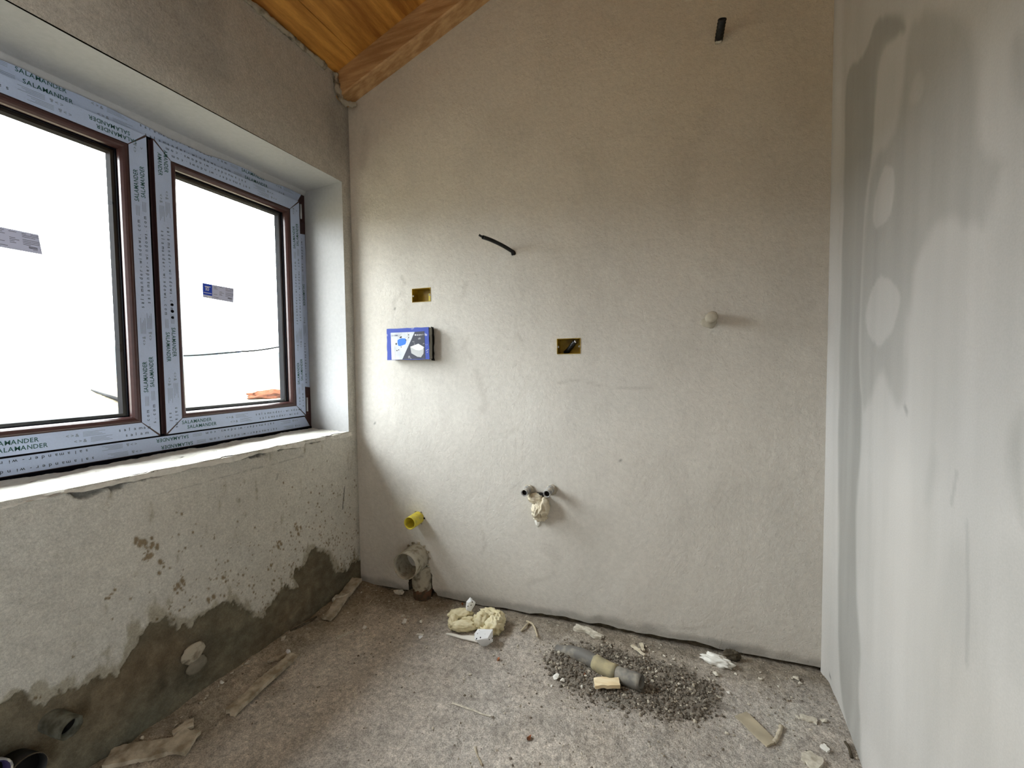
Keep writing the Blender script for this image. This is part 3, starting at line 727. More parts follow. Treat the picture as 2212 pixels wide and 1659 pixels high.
def pattern(pg, pk, pf, org, e1, e2, length, width, phase, mitre=True, rows=(0.30, 0.66), skew=0.018):
    """the film's repeating print along one profile"""
    for r, fr in enumerate(rows):
        o2 = org + e2 * (width * (1 - fr) - .006)
        k = -1
        inset = (width * fr) if mitre else 0.0
        def ok_at(s0): return lambda p: inset + .004 < s0 + p < length - inset - .010
        while True:
            s0 = phase + r * skew + k * 0.66
            if s0 > length: break
            pg.text('SALAMANDER', .0185, o2 + e1 * s0, e1, e2, bold=True, ok=ok_at(s0), sx=.86)
            s1 = s0 + .165
            for i, ch in enumerate('<>&'):
                if ok_at(s1)(i * .011): pf.put(ch, .014, o2 + e1 * (s1 + i * .011), e1, e2)
            for i in range(4):
                w = .055 - .008 * (i % 3)
                if inset < s0 + .20 and s0 + .27 < length - inset: pf.bar(o2 + e1 * (s0 + .205) + e2 * (i * .0042 - .001), e1, e2, w, .0010)
            pk.text('salamander-windows.com', .0145, o2 + e1 * (s0 + .295), e1, e2, spacing=.0139, ok=ok_at(s0 + .295))
            for i in range(3):
                if inset < s0 + .62 and s0 + .655 < length - inset: pf.bar(o2 + e1 * (s0 + .612) + e2 * (i * .0042), e1, e2, .034, .0010)
            k += 1

FR = (0.225, 1.612, 0.76, 2.03)
frame = rect_obj('frame', FR, [(0, -1.83), (0, -1.750), (.107, -1.750), (.107, -1.772), (.070, -1.772), (.070, -1.83), (0, -1.83)], M_brown, win)
# film on the outer frame: sill strip, head strip, hinge-side strip with bare hinge zones
YV0, YV1, ZV0, ZV1 = OY0, 1.596, OZ0 + .004, 1.995
xf = -1.7500
quad_slab('protective_film', [(YV0, ZV0 + .012), (YV1 - .010, ZV0 + .012), (1.556, .859), (YV0, .859)], xf, .0006, M_film, frame)
quad_slab('protective_film', [(YV0, 1.929), (1.556, 1.929), (YV1 - .004, ZV1 - .004), (YV0, ZV1 - .004)], xf, .0006, M_film, frame)
quad_slab('protective_film', [(1.556, 1.012), (1.5935, 1.006), (1.5935, 1.776), (1.556, 1.770)], xf, .0006, M_film, frame)
X0 = Vector((xf + .0011, 0, 0))
EY, EZ = Vector((0, 1, 0)), Vector((0, 0, 1))
pg, pk, pf = Print(), Print(), Print()
pattern(pg, pk, pf, Vector((xf + .0011, 1.553, .855)), -EY, -EZ, 1.29, .062, .52, mitre=False, rows=(.42, .86), skew=.014)
pattern(pg, pk, pf, Vector((xf + .0011, OY0, 1.930)), EY, EZ, 1.29, .06, .35, mitre=False, rows=(.50, .92), skew=.014)
pattern(pg, pk, pf, Vector((xf + .0011, 1.562, 1.765)), -EZ, EY, .75, .028, .24, mitre=False, rows=(.55,))
pg.build('green_lettering', M_inkg, frame); pk.build('grey_lettering', M_ink, frame); pf.build('small_print', M_inkf, frame)
quad_slab('sill_gap_strip', [(YV0, ZV0 - .006), (YV1, ZV0 - .006), (YV1, ZV0 + .010), (YV0, ZV0 + .010)], xf, .004, M_gasket, frame)  # black strip along the gap under the frame
for q_ in ([(YV0, .8595), (1.5565, .8595), (1.5520, .8685), (YV0, .8685)], [(YV0, 1.9285), (1.5565, 1.9285), (1.5520, 1.9205), (YV0, 1.9205)], [(1.5565, .8595), (1.5565, 1.9285), (1.5515, 1.9205), (1.5515, .8685)]):
    quad_slab('gap_shade', q_, xf, .0015, M_gasket, frame)  # black strips stand in for the shadow gap round the sashes
# meeting post between the sashes
quad_slab('meeting_post', [(.900, .84), (.955, .84), (.955, 1.94), (.900, 1.94)], -1.765, .012, M_brown, win)
quad_slab('gasket', [(.926, .866), (.930, .866), (.930, 1.922), (.926, 1.922)], -1.753, .002, M_gasket, win)
# hinges on the bare ends of the right-hand frame strip
for (z0, z1) in ((1.79, 1.97), (.846, .995)):
    h = empty('hinge', (xf + .004, 1.562, (z0 + z1) / 2), win)
    zc = (z0 + z1) / 2
    tube('hinge_barrel', [(xf + .008, 1.567, zc - .035), (xf + .008, 1.567, zc + .035)], .0045, M_hinge, h, seg=14)
    quad_slab('hinge_plate', [(1.575, zc - .05), (1.590, zc - .05), (1.590, zc + .05), (1.575, zc + .05)], xf, .003, M_bead, h)

m_glass, nt, b = new_mat('window_glass')
nt.nodes.remove(b); out = nt.nodes['Material Output']
tr = nt.nodes.new('ShaderNodeBsdfTransparent'); gl = nt.nodes.new('ShaderNodeBsdfGlossy'); gl.inputs['Roughness'].default_value = 0.0
mx = nt.nodes.new('ShaderNodeMixShader'); lw_ = nt.nodes.new('ShaderNodeLayerWeight'); lw_.inputs[0].default_value = 0.5; pw_ = nt.nodes.new('ShaderNodeMath'); pw_.operation = 'POWER'; pw_.inputs[1].default_value = 3.2
fr_ = nt.nodes.new('ShaderNodeMath'); fr_.operation = 'MULTIPLY_ADD'; fr_.inputs[1].default_value = 0.88; fr_.inputs[2].default_value = 0.06
nt.links.new(lw_.outputs['Facing'], pw_.inputs[0]); nt.links.new(pw_.outputs[0], fr_.inputs[0])
nt.links.new(fr_.outputs[0], mx.inputs[0]); nt.links.new(tr.outputs[0], mx.inputs[1]); nt.links.new(gl.outputs[0], mx.inputs[2]); nt.links.new(mx.outputs[0], out.inputs[0])
tr.inputs[0].default_value = (.97, .985, .98, 1)

def sash(y0, y1, phases):
    z0, z1 = .866, 1.923
    rc = (y0, y1, z0, z1); xs = XW
    s = empty('sash', (xs, (y0 + y1) / 2, z0), win)
    rect_obj('sash_profile', rc, [(.060, -1.772), (0, -1.772), (0, xs - .0015), (.0015, xs), (.0545, xs), (.0552, xs - .002), (.062, xs - .002), (.062, -1.770)], M_brown, s)
    rect_obj('outer_rim', rc, [(0, -1.772), (0, -1.805), (.085, -1.805), (.088, -1.800), (.088, -1.772), (0, -1.772)], M_gasket, s)  # rim of the brown profile, coloured near black to hold down sky light
    rect_obj('glazing_bead', rc, [(.0560, -1.768), (.0560, xs - .0008), (.060, xs + .0006), (.065, xs - .0002), (.070, xs - .004), (.075, xs - .012), (.0765, xs - .020), (.0765, -1.763), (.0560, -1.768)], M_bead, s)
    rect_obj('gasket', rc, [(.0765, -1.7595), (.0800, -1.7595), (.0800, -1.764), (.0765, -1.764)], M_gasket, s)
    V = []
    g = .075
    q = [(y0 + g, z0 + g), (y1 - g, z0 + g), (y1 - g, z1 - g), (y0 + g, z1 - g)]
    quad_slab('glass_pane', q, -1.7665, .004, m_glass, s)
    # four mitred film strips
    W = .0535; e = .0027; x = xs
    F4 = [[(y0 + e * 2, z0 + e * .4), (y1 - e * 2, z0 + e * .4), (y1 - W - e * .6, z0 + W), (y0 + W + e * .6, z0 + W)],
          [(y1 - e * .4, z0 + e * 2), (y1 - e * .4, z1 - e * 2), (y1 - W, z1 - W - e * .6), (y1 - W, z0 + W + e * .6)],
          [(y1 - e * 2, z1 - e * .4), (y0 + e * 2, z1 - e * .4), (y0 + W + e * .6, z1 - W), (y1 - W - e * .6, z1 - W)],
          [(y0 + e * .4, z1 - e * 2), (y0 + e * .4, z0 + e * 2), (y0 + W, z0 + W + e * .6), (y0 + W, z1 - W - e * .6)]]
    for f in F4: quad_slab('protective_film', f, x, .0006, M_film, s)
    pg, pk, pf = Print(), Print(), Print()
    xp = x + .0011
    runs = [(Vector((xp, y0, z0)), EY, EZ, y1 - y0), (Vector((xp, y1, z0)), EZ, -EY, z1 - z0), (Vector((xp, y1, z1)), -EY, -EZ, y1 - y0), (Vector((xp, y0, z1)), -EZ, EY, z1 - z0)]
    for (o_, e1, e2, ln), ph in zip(runs, phases):
        pattern(pg, pk, pf, o_, e1, e2, ln, .0535, ph)
    pg.build('green_lettering', M_inkg, s); pk.build('grey_lettering', M_ink, s); pf.build('small_print', M_inkf, s)
    return s
s1 = sash(.303, .918, (.20, .158, .03, .30))
s2 = sash(.937, 1.552, (.052, .158, .62, .665))
# key-hole dots printed on the left stile of the right sash
for (z, r) in ((1.342, .0052), (1.318, .0056), (1.295, .0050)):
    quad_slab('drill_dot', [(.974 + r * math.cos(a), z + r * math.sin(a)) for a in [i * math.pi / 5 for i in range(10)]], XW + .0007, .0004, M_gasket, s2)
# stickers on the panes
def sticker(cs, parent, blue):
    x = -1.7622
    st = quad_slab('pane_sticker', cs, x, .0006, M_sticker, parent)
    return st
def P4(cs, a, b):
    (ay, az), (by, bz), (cy, cz), (dy, dz) = cs       # TL, TR, BR, BL
    return (ay * (1 - a) * (1 - b) + by * a * (1 - b) + cy * a * b + dy * (1 - a) * b, az * (1 - a) * (1 - b) + bz * a * (1 - b) + cz * a * b + dz * (1 - a) * b)
k_ = 1.7622 / 1.735
def toglass(p): return (p[0] * k_, 1.1 + (p[1] - 1.1) * k_)
c2 = [toglass(p) for p in ((1.084, 1.442), (1.208, 1.441), (1.204, 1.381), (1.083, 1.386))]
c1_ = [(toglass((0.635, 1.500))[0] - .126, toglass((0.635, 1.500))[1] + .001), toglass((0.635, 1.500)), toglass((0.641, 1.444)), (toglass((0.641, 1.444))[0] - .133, toglass((0.641, 1.444))[1] + .001)]
def rectp(cs, a0, b0, a1, b1): return [P4(cs, a0, b1), P4(cs, a1, b1), P4(cs, a1, b0), P4(cs, a0, b0)]
for cs, sh in ((c2, s2), (c1_, s1)):
    sticker([cs[3], cs[2], cs[1], cs[0]], sh, True)
    x1 = -1.7622 + .0007
    quad_slab('sticker_print', rectp(cs, 0.01, 0.03, .29, .80), x1, .0003, M_blue, sh)
    quad_slab('sticker_print', rectp(cs, .14, .83, .28, .97), x1, .0003, M_white, sh)
    quad_slab('sticker_print', rectp(cs, .03, .63, .27, .67), x1 + .0003, .0002, M_white, sh)
    pp = Print(); o_ = P4(cs, .06, .50)
    pp.text('10', .022, Vector((x1 + .0008, o_[0], o_[1])), EY, EZ, bold=True, sx=.9)
    pp.bar(Vector((x1 + .0008, P4(cs, .06, .24)[0], P4(cs, .06, .24)[1])), EY, EZ, .022, .003)
    pp.build('sticker_numeral', M_white, sh)
    pl_ = Print(); rr = random.Random(3)
    for j, b_ in enumerate((.12, .2, .28, .42, .5, .58, .66, .86)):
        for a_ in (.34, .52, .72, .86):
            if rr.random() < .75:
                p = P4(cs, a_, b_); pl_.bar(Vector((x1 + .0003, p[0], p[1])), EY, EZ, rr.uniform(.008, .02), .0011)
    for b_ in (.74, .80): p = P4(cs, .80, b_); pl_.bar(Vector((x1 + .0004, p[0], p[1])), EY, EZ, .018, .0018)
    pl_.build('sticker_fine_print', M_ink, sh)

# ------------------------------------------------------------------ OUTSIDE
def gr_P(X, Y): return np.stack([X, Y, -.4 + .10 * fbm(X * .3, Y * .3, 4, 150) * sstep(-3, -8, X)], -1)
g = grid('ground', np.linspace(-160, -1.95, 100), np.linspace(-60, 160, 110), gr_P, M_ground)
tag(g, kind='structure')
def hill_P(U, V):
    x = -150 - 60 * V; z = -2 + (13 + 4 * fbm(U * .02, V, 3, 160)) * np.sin(np.clip(V, 0, 1) * 1.57)
    return np.stack([x, U, z], -1)
hl = grid('distant_hill', np.linspace(-150, 320, 80), np.linspace(0, 1, 12), hill_P, M_hill)
tag(hl, 'pale hazy hillside far beyond the window', 'hill')
mp_ = (-20.295, 16.005)
lump('clay_mound', (mp_[0], mp_[1], -.36), (.85, 1.2, .36), M_claymound, None, sub=4, amp=.3, freq=2.2, seed=3, amp2=.15)
tag(bpy.data.objects['clay_mound'], 'orange mound of dug clay outside the right window pane', 'mound')
root = tag(empty('overhead_line', (-30, 16.1, -.4)), 'thin grey cable sagging across the view outside the right pane', 'cable')
cab = spline([(-30, 16.1, 2.12), (-29.9, 17.6, 2.06), (-29.5, 20.4, 2.36), (-29, 23.4, 2.80), (-27, 30, 4.6)], 12)
tube('cable', cab, [.035 + .03 * min(1, i / 30) for i in range(len(cab))], M_cable, root, seg=8)
tube('pole', [(-30, 16.1, -.5), (-30, 16.1, 2.25)], .05, M_cable, root, seg=8)
tube('pole', [(-27, 30, -.5), (-27, 30, 4.8)], .09, M_cable, root, seg=8)
a_, b_ = (-40.391, 17.107), (-19.126, 9.448)
tag(tube('steel_rod', [(a_[0], a_[1], -.28), (b_[0], b_[1], -.26)], [.06, .11], M_cable, None, seg=8), 'dark rod lying on the pale ground outside the left pane', 'rod')

# ------------------------------------------------------------------ THINGS ON THE BACK WALL
def wall_box(R, seed, label, conduit=False):
    u0, u1, z0, z1 = R; dp = -.052
    root = empty('electrical_box', bw((u0 + u1) / 2, (z0 + z1) / 2, 0)); tag(root, label, 'socket box', 'electrical boxes in the back wall')
    V = []; F = []
    for d in (.0015, dp):
        for (u, z) in ((u0, z0), (u1, z0), (u1, z1), (u0, z1)): V.append(bw(u, z, d))
    e = .0022
    for (u, z) in ((u0 + e, z0 + e), (u1 - e, z0 + e), (u1 - e, z1 - e), (u0 + e, z1 - e)): V.append(bw(u, z, .0015))
    for (u, z) in ((u0 + e, z0 + e), (u1 - e, z0 + e), (u1 - e, z1 - e), (u0 + e, z1 - e)): V.append(bw(u, z, dp + .003))
    for s in range(4):
        t = (s + 1) % 4
        F += [(s, t, t + 4, s + 4), (s, s + 8, t + 8, t), (s + 8, s + 12, t + 12, t + 8)]
    F += [(4, 5, 6, 7), (12, 15, 14, 13)]
    mesh_obj('box_shell', V, F, M_boxy, root, False)
    zc = (z0 + z1) / 2
    for (u, s) in ((u0, 1), (u1, -1)):
        p = bw(u + s * .0045, zc - .002, -.004)
        tube('screw_lug', [p, bw(u + s * .0045, zc - .002, .0005)], .0042, M_stub, root, seg=12, ri=.0018, inner=1)
    if conduit:
        pts = spline([bw(u0 + .026, z0 + .006, -.046), bw(u0 + .042, z0 + .018, -.034), bw(u0 + .060, z0 + .036, -.020), bw(u0 + .074, z0 + .050, -.010)], 8)
        rr = [.0095 + .0012 * math.sin(i * 2.1) for i in range(len(pts))]
        tube('conduit', pts, rr, M_black, root, seg=16, ri=.0075, inner=3)
        for k in range(3):
            q = pts[-1]; tube('wire', [q - Vector((.006, 0, .006)), q + Vector((.001 + k * .002, -.006, .004 - k * .003))], .0022, M_white, root, seg=8)
    else:
        quad = [bw(u1 - .034, z0 + .004, dp + .004), bw(u1 - .004, z0 + .004, dp + .004), bw(u1 - .004, z1 - .020, dp + .004), bw(u1 - .034, z1 - .020, dp + .004)]
        V = quad + [q + NB * .010 for q in quad]
        mesh_obj('knockout_block', V, [(4, 5, 6, 7), (0, 1, 5, 4), (1, 2, 6, 5), (2, 3, 7, 6), (3, 0, 4, 7)], M_yellow, root, False)
        tube('knockout_hole', [bw(u1 - .008, z0 + .010, dp + .013), bw(u1 - .008, z0 + .010, dp + .018)], .004, M_bore, root, seg=12)
wall_box(R1, 1, 'empty olive-yellow socket box sunk in the wall above the blue printed box')
wall_box(R2, 2, 'olive-yellow socket box with a black conduit end inside it', True)

# flush-plate guard box with its printed face
sx0, sx1, sz0, sz1, sd_ = .2215, .4440, 1.137, 1.2815, .046
root = tag(empty('flush_plate_box', bw((sx0 + sx1) / 2, sz0, 0)), 'blue printed flush plate box with toilet picture sticking out of the wall', 'flush plate')
rr = random.Random(2)
def slabw(name, poly, d0, d1, m, parent, jag=0):
    n = len(poly)
    P = [(u + rr.uniform(-jag, jag), z + rr.uniform(-jag, jag)) for u, z in poly]
    V = [bw(u, z, d0) for u, z in P] + [bw(u, z, d1) for u, z in P]
    F = [tuple(range(n)), tuple(range(n, 2 * n))[::-1]] + [(i, n + i, n + (i + 1) % n, (i + 1) % n) for i in range(n)]
    o = mesh_obj(name, V, F, m, parent, False)
    bm = bmesh.new(); bm.from_mesh(o.data); bmesh.ops.recalc_face_normals(bm, faces=list(bm.faces)); bm.to_mesh(o.data); bm.free()
    return o
def edgepoly(u0, u1, z0, z1, n=12):
    p = []
    for i in range(n): p.append((u0 + (u1 - u0) * i / n, z0))
    for i in range(n): p.append((u1, z0 + (z1 - z0) * i / n))
    for i in range(n): p.append((u1 - (u1 - u0) * i / n, z1))
    for i in range(n): p.append((u0, z1 - (z1 - z0) * i / n))
    return p
slabw('box_body', edgepoly(sx0 + .002, sx1 - .001, sz0 + .002, sz1 - .001), -.01, sd_ - .003, M_card, root, .0012)
slabw('torn_flange', edgepoly(sx1 - .006, sx1 + .005, sz0 - .004, sz1 + .002, 10), .008, .015, M_bore, root, .0025)
slabw('front_face', edgepoly(sx0, sx1, sz0, sz1), sd_ - .003, sd_, M_navy, root, .0010)
def cp(x, y):      # crop pixel -> (a, b) on the printed face
    tl, tr, br, bl = (245, 345), (1600, 290), (1610, 1300), (260, 1330)
    a = (x - 245) / 1355.0
    yt = 345 + (290 - 345) * a; yb = 1330 + (1300 - 1330) * a
    b = (y - yt) / (yb - yt)
    return (sx0 + (sx1 - sx0) * a, sz1 - (sz1 - sz0) * b)
def pr(name, pts, lvl, m): return slabw(name, [cp(*p) for p in pts], sd_ - .0004, sd_ + .0004 + .0003 * lvl, m, root)
pr('printed_panel', [(380, 465), (1160, 440), (740, 1310), (392, 1318)], 0, M_panel)
pr('printed_photo', [(1165, 440), (1465, 418), (1480, 1285), (745, 1306)], 0, M_charc)
pr('printed_bowl', [(1010, 905), (1270, 810), (1440, 915), (1425, 1120), (1345, 1235), (1230, 1222), (1040, 1110)], 1, M_prshade)
pr('printed_bowl_lid', [(1015, 905), (1270, 812), (1438, 912), (1400, 990), (1300, 1022), (1190, 1010), (1090, 960)], 2, M_prwhite)
pr('printed_blob', [(600, 700), (660, 662), (740, 640), (850, 648), (885, 690), (880, 760), (850, 830), (740, 868), (690, 890), (625, 878), (598, 800)], 1, M_sky)
for q in ([(668, 612), (715, 575), (745, 585), (730, 625), (690, 640)], [(530, 800), (570, 780), (575, 830), (545, 858)], [(862, 670), (895, 690), (880, 715), (862, 705)], [(690, 905), (735, 900), (718, 932)], [(948, 512), (980, 512), (965, 560)], [(950, 632), (980, 632), (965, 590)], [(555, 1010), (600, 1020), (570, 1050)], [(612, 1010), (645, 985), (642, 1022)]):
    pr('printed_mark', q, 2, M_prblack)
for q in ([(740, 450), (750, 450), (590, 680), (580, 680)], [(925, 445), (932, 445), (932, 870), (925, 870)], [(500, 890), (506, 890), (518, 1314), (512, 1314)], [(392, 838), (530, 824), (530, 830), (392, 845)], [(840, 640), (930, 560), (934, 566), (845, 648)]):
    pr('printed_line', q, 1, M_prshade)
p1 = Print(); o_ = cp(405, 575); p1.text('SIGMA', .0088, bw(o_[0], o_[1], sd_ + .0012), TB, EZ, bold=True, spacing=.0072, sh=.1); p1.build('printed_title', M_prnavy, root)
p2 = Print(); o_ = cp(1165, 558); q_ = bw(o_[0], o_[1], sd_ + .0012); p2.bar(q_, TB, EZ, .0055, .0062); p2.text('GEBERIT', .0078, q_ + TB * .0075, TB, EZ, bold=True, spacing=.0054); p2.build('printed_maker_name', M_white, root)
p3 = Print()
for (x, y) in ((1510, 1040), (1530, 1100), (1545, 1020)):
    o_ = cp(x, y); p3.bar(bw(o_[0], o_[1], sd_ + .0006), TB + EZ * .6, EZ - TB * .3, .006, .0022)
p3.build('printed_arrow', M_prshade, root)

def wall_tube(u, z, d, du=0, dz=0, back=.03, n=6):
    return [bw(u + du * i / n, z + dz * i / n, -back + (d + back) * i / n) for i in range(n + 1)]
# waste pipe with its elbow going down into the floor
root = tag(empty('waste_pipe', bw(.333, 0, 0)), 'wide off-white toilet waste pipe with dirty collar low on the wall', 'waste pipe')
tube('pipe_mouth', wall_tube(.333, .198, .109), .061, M_pipe, root, seg=40, ri=.0575, inner=6, rough=.001)
pts = spline([bw(.352, .150, -.004), bw(.354, .118, -.002), bw(.354, .08, -.004), bw(.356, .046, -.006)], 6)
tube('pipe_drop', pts, [.047 + .004 * noise.noise(p * 40) for p in pts], M_mortar, root, seg=26, rough=.006)
pts = [bw(.356, .050, -.004), bw(.358, .02, -.002), bw(.360, -.03, 0)]
tube('clay_socket', pts, .045, mat('dirty_clay_socket', rgb(112, 82, 64), .95, col2=rgb(84, 72, 58), nscale=36, lo=.4, hi=.6, bump=[(80, .5, .003)], spec=.05), root, seg=26, rough=.003)
for k in range(9):
    a = -0.5 + k * .48
    if -2.4 < a: lump('mortar_crumb', bw(.333 + .066 * math.cos(a), .198 + .066 * math.sin(a), .004), (.007, .005, .006), M_mortar, root, sub=2, amp=.5, seed=k)
# yellow sleeve
root = tag(empty('yellow_pipe_sleeve', bw(.343, .387, 0)), 'short yellow pipe sleeve poking out above the waste pipe', 'pipe')
tube('sleeve', wall_tube(.343, .387, .078), .0292, M_yellow, root, seg=32, ri=.0262, inner=5)
for k in range(6):
    a = k * 1.05
    lump('mortar_crumb', bw(.343 + .031 * math.cos(a), .387 + .031 * math.sin(a), .002), (.005, .004, .004), M_bore if k % 3 == 0 else M_mortar, root, sub=2, amp=.5, seed=k + 20)
# two tap stubs
for i, (u, z, d, r, lab) in enumerate(((.890, .572, .061, .0145, 'left one of the two grey water pipe stubs above the foam'), (.991, .581, .077, .0150, 'right one of the two grey water pipe stubs above the foam'))):
    root = tag(empty('tap_stub', bw(u, z, 0)), lab, 'pipe stub', 'water pipe stubs')
    tube('stub_body', wall_tube(u, z, d), [r * 1.12, r * 1.12, r * 1.1, r * 1.08, r * 1.06, r, r], M_stub, root, seg=26, ri=r * .76, inner=4)
    p = [bw(u, z, d - .009), bw(u, z, d - .0085)]
    tube('stub_bore', p, r * .78, M_bore, root, seg=20)
    lump('plaster_collar', bw(u + .004, z - .004, .006), (r * 1.5, r * .5, r * 1.5), M_coat, root, sub=3, amp=.35, seed=i + 4, freq=2.2)
# foam plug under them
root = tag(empty('foam_plug', bw(.945, .50, 0)), 'lumpy cream foam plug squeezed out of the wall under the water stubs', 'foam')
fm = Matrix.Rotation(.049, 3, 'Z')
lump('foam_fold', bw(.932, .540, .020), (.034, .026, .020), M_foam, root, sub=4, amp=.28, ridged=True, freq=1.5, seed=2, amp2=.08)
lump('foam_fold', bw(.962, .512, .026), (.027, .030, .036), M_foam, root, sub=4, amp=.30, ridged=True, freq=1.6, seed=5, amp2=.1)
lump('foam_fold', bw(.935, .490, .020), (.022, .026, .034), M_foam, root, sub=4, amp=.30, ridged=True, freq=1.8, seed=8, amp2=.12)
lump('foam_fold', bw(.945, .462, .014), (.028, .018, .020), M_foam, root, sub=4, amp=.4, freq=2.4, seed=11, amp2=.15)
lump('plaster_drip', bw(.930, .435, .002), (.012, .006, .022), M_chipw, root, sub=3, amp=.4, seed=13)
lump('foam_gap', bw(.948, .556, .014), (.022, .014, .007), M_bore, root, sub=3, amp=.4, seed=15)
# capped stub on the right
root = tag(empty('plastered_stub', bw(1.598, 1.269, 0)), 'round plaster-coated pipe stub on the right half of the back wall', 'pipe stub')
tube('stub_body', wall_tube(1.598, 1.269, .060, 0, 0), .0190, M_coat, root, seg=26, rough=.0012)
lump('plaster_cap', bw(1.598, 1.269, .059), (.0186, .005, .0186), M_coat, root, sub=3, amp=.12, seed=4)
lump('plaster_collar', bw(1.592, 1.254, .002), (.026, .007, .020), M_coat, root, sub=3, amp=.3, seed=6)
# conduits
w0 = (0.832, 1.588)
pts = spline([bw(w0[0] + .012, w0[1] - .008, -.02), bw(w0[0], w0[1], 0), bw(*(0.799, 1.608), .035), bw(*(0.768, 1.620), .085), bw(*(0.748, 1.622), .13)], 8)
root = tag(empty('bent_conduit', pts[8]), 'thin bent black conduit poking out of the wall at eye level', 'conduit')
tube('conduit_tube', pts, .0078, M_black, root, seg=16, ri=.0058, inner=5)
q = pts[-1]; e_ = bw(*(0.734, 1.628), .135); tube('torn_tip', spline([q, (q + e_) / 2 + Vector((0, 0, .001)), e_ + Vector((0, 0, .003))], 4), .0042, M_black, root, seg=10)
lump('plaster_collar', bw(w0[0] + .002, w0[1] - .006, 0), (.012, .004, .009), M_bore, root, sub=2, amp=.3, seed=3)
w0 = (1.619, 2.266); 
pts = spline([bw(w0[0], w0[1] - .006, -.02), bw(w0[0], w0[1], .012), bw(w0[0] + .001, w0[1] + .010, .038), bw(w0[0] + .003, w0[1] + .024, .056)], 8)
root = tag(empty('upturned_conduit', pts[6]), 'stubby black conduit end near the top of the back wall', 'conduit')
tube('conduit_tube', pts, [.0135 + .0010 * math.sin(i * 2.0) for i in range(len(pts))], M_black, root, seg=20, ri=.0115, inner=8)
lump('plaster_collar', bw(w0[0] - .002, w0[1] - .014, .002), (.012, .005, .007), M_chip, root, sub=2, amp=.3, seed=8)

# ------------------------------------------------------------------ THINGS AT THE FOOT OF THE LEFT WALL
root = tag(empty('grey_pipe_stub', (XL, (0.531, 0.197)[0], (0.531, 0.197)[1])), 'grimy grey pipe stub sticking out low on the left wall', 'pipe stub')
yz = (0.522, 0.201)
tube('stub_body', [(XL - .03, yz[0] - .01, yz[1] + .006), (XL + .0, yz[0], yz[1]), (XL + .028, yz[0] + .004, yz[1] - .004), (XL + .055, yz[0] + .010, yz[1] - .008)], .026, mat('grimy_pipe', rgb(112, 112, 100), .8, col2=rgb(70, 68, 56), nscale=40, bump=[(70, .5, .003)]), root, seg=26, ri=.021, inner=2, rough=.002)
tube('stub_bore', [(XL + .030, yz[0] + .006, yz[1] - .005), (XL + .031, yz[0] + .006, yz[1] - .005)], .0212, M_bore, root, seg=20)
for (px, lab, sd) in (((0.852, 0.165), 'round pale plaster dab stuck on the dark cement of the left wall', 3), ((0.859, 0.118), 'greyish plaster dab just below the pale round one on the left wall', 7)):
    o = lump('plaster_dab', (XL + .000, px[0], px[1]), (.011, .036, .031) if sd == 3 else (.009, .032, .027), M_mortar if sd == 3 else M_coat2, None, sub=3, amp=.22, seed=sd, freq=1.4, rot=0)
    tag(o, lab, 'plaster dab')
# two pipe mouths at the near end of the left wall
m_ = (0.452, 0.153)
root = tag(empty('black_pipe_mouth', (XL, m_[0], m_[1])), 'wide black open pipe mouth low on the near left wall', 'pipe')
ax = Vector((1, .10, .10)).normalized(); c0 = Vector((XL + .06, m_[0], m_[1]))
tube('pipe_mouth', [c0 - ax * .12, c0 - ax * .08, c0 - ax * .04, c0], .036, M_black, root, seg=30, ri=.0335, inner=3)
tube('bore_shade', [c0 - ax * .030, c0 - ax * .029], .0336, M_bore, root, seg=30)  # dark disc stands in for the unlit depth of the pipe
tube('dusty_rim', [c0 - ax * .003, c0 + ax * .0006], .0364, M_dark, root, seg=30, ri=.0345, inner=1, open_=True)
m_ = (0.395, 0.190)
root = tag(empty('purple_pipe_mouth', (XL, m_[0], m_[1])), 'dark purple pipe with a pale rim, left of the black pipe mouth', 'pipe')
c0 = Vector((XL + .06, m_[0], m_[1]))
tube('pipe_mouth', [c0 - ax * .11, c0 - ax * .07, c0 - ax * .03, c0], .034, mat('purple_plastic', rgb(54, 46, 84), .5), root, seg=24, ri=.030, inner=2)
tube('bore_shade', [c0 - ax * .026, c0 - ax * .025], .0302, M_bore, root, seg=24)  # same dark disc in place of shade inside the purple pipe
tube('pale_rim', [c0 - ax * .014, c0 + ax * .001], .0365, M_stub, root, seg=24, ri=.0325, inner=1, open_=True)

# ------------------------------------------------------------------ DEBRIS ON THE FLOOR
def on(p, dz=0.0): return Vector((p[0], p[1], fz(p[0], p[1]) + dz))
# cream wrap heap: two crumpled bundles, two pieces of dotted polystyrene
def bundle(label, c, folds):
    root = tag(empty('foam_bundle', on(c)), label, 'foam')
    for k, (px, h, rad, rot, seed, amp) in enumerate(folds):
        o = lump('foam_fold', on(px, h), rad, M_cream, root, sub=4, amp=amp * 1.45, ridged=True, freq=1.9, seed=seed, rot=rot, amp2=.09, freq2=7)
    return root
bundle('rolled cream foam wrap, left half of the crumpled heap by the wall', (-0.840, 1.505),
       [((-0.824, 1.492), .020, (.054, .021, .021), .35, 3, .20), ((-0.866, 1.540), .034, (.050, .022, .019), .45, 6, .20), ((-0.876, 1.498), .024, (.020, .032, .026), .3, 9, .22), ((-0.820, 1.526), .030, (.030, .012, .010), .5, 12, .25)])
bundle('torn crumpled cream foam wrap, right half of the heap by the wall', (-0.729, 1.534),
       [((-0.763, 1.534), .030, (.030, .030, .030), .2, 15, .34), ((-0.702, 1.531), .026, (.036, .032, .028), -.3, 18, .34), ((-0.741, 1.569), .042, (.040, .022, .020), .1, 21, .36), ((-0.699, 1.572), .030, (.024, .026, .030), .5, 24, .30), ((-0.725, 1.497), .016, (.030, .018, .016), 0, 27, .34)])
c = (-0.831, 1.563); o = chunk('polystyrene_piece', on(c, .066), (.027, .023, .033), M_poly, None, seed=5, n=14)
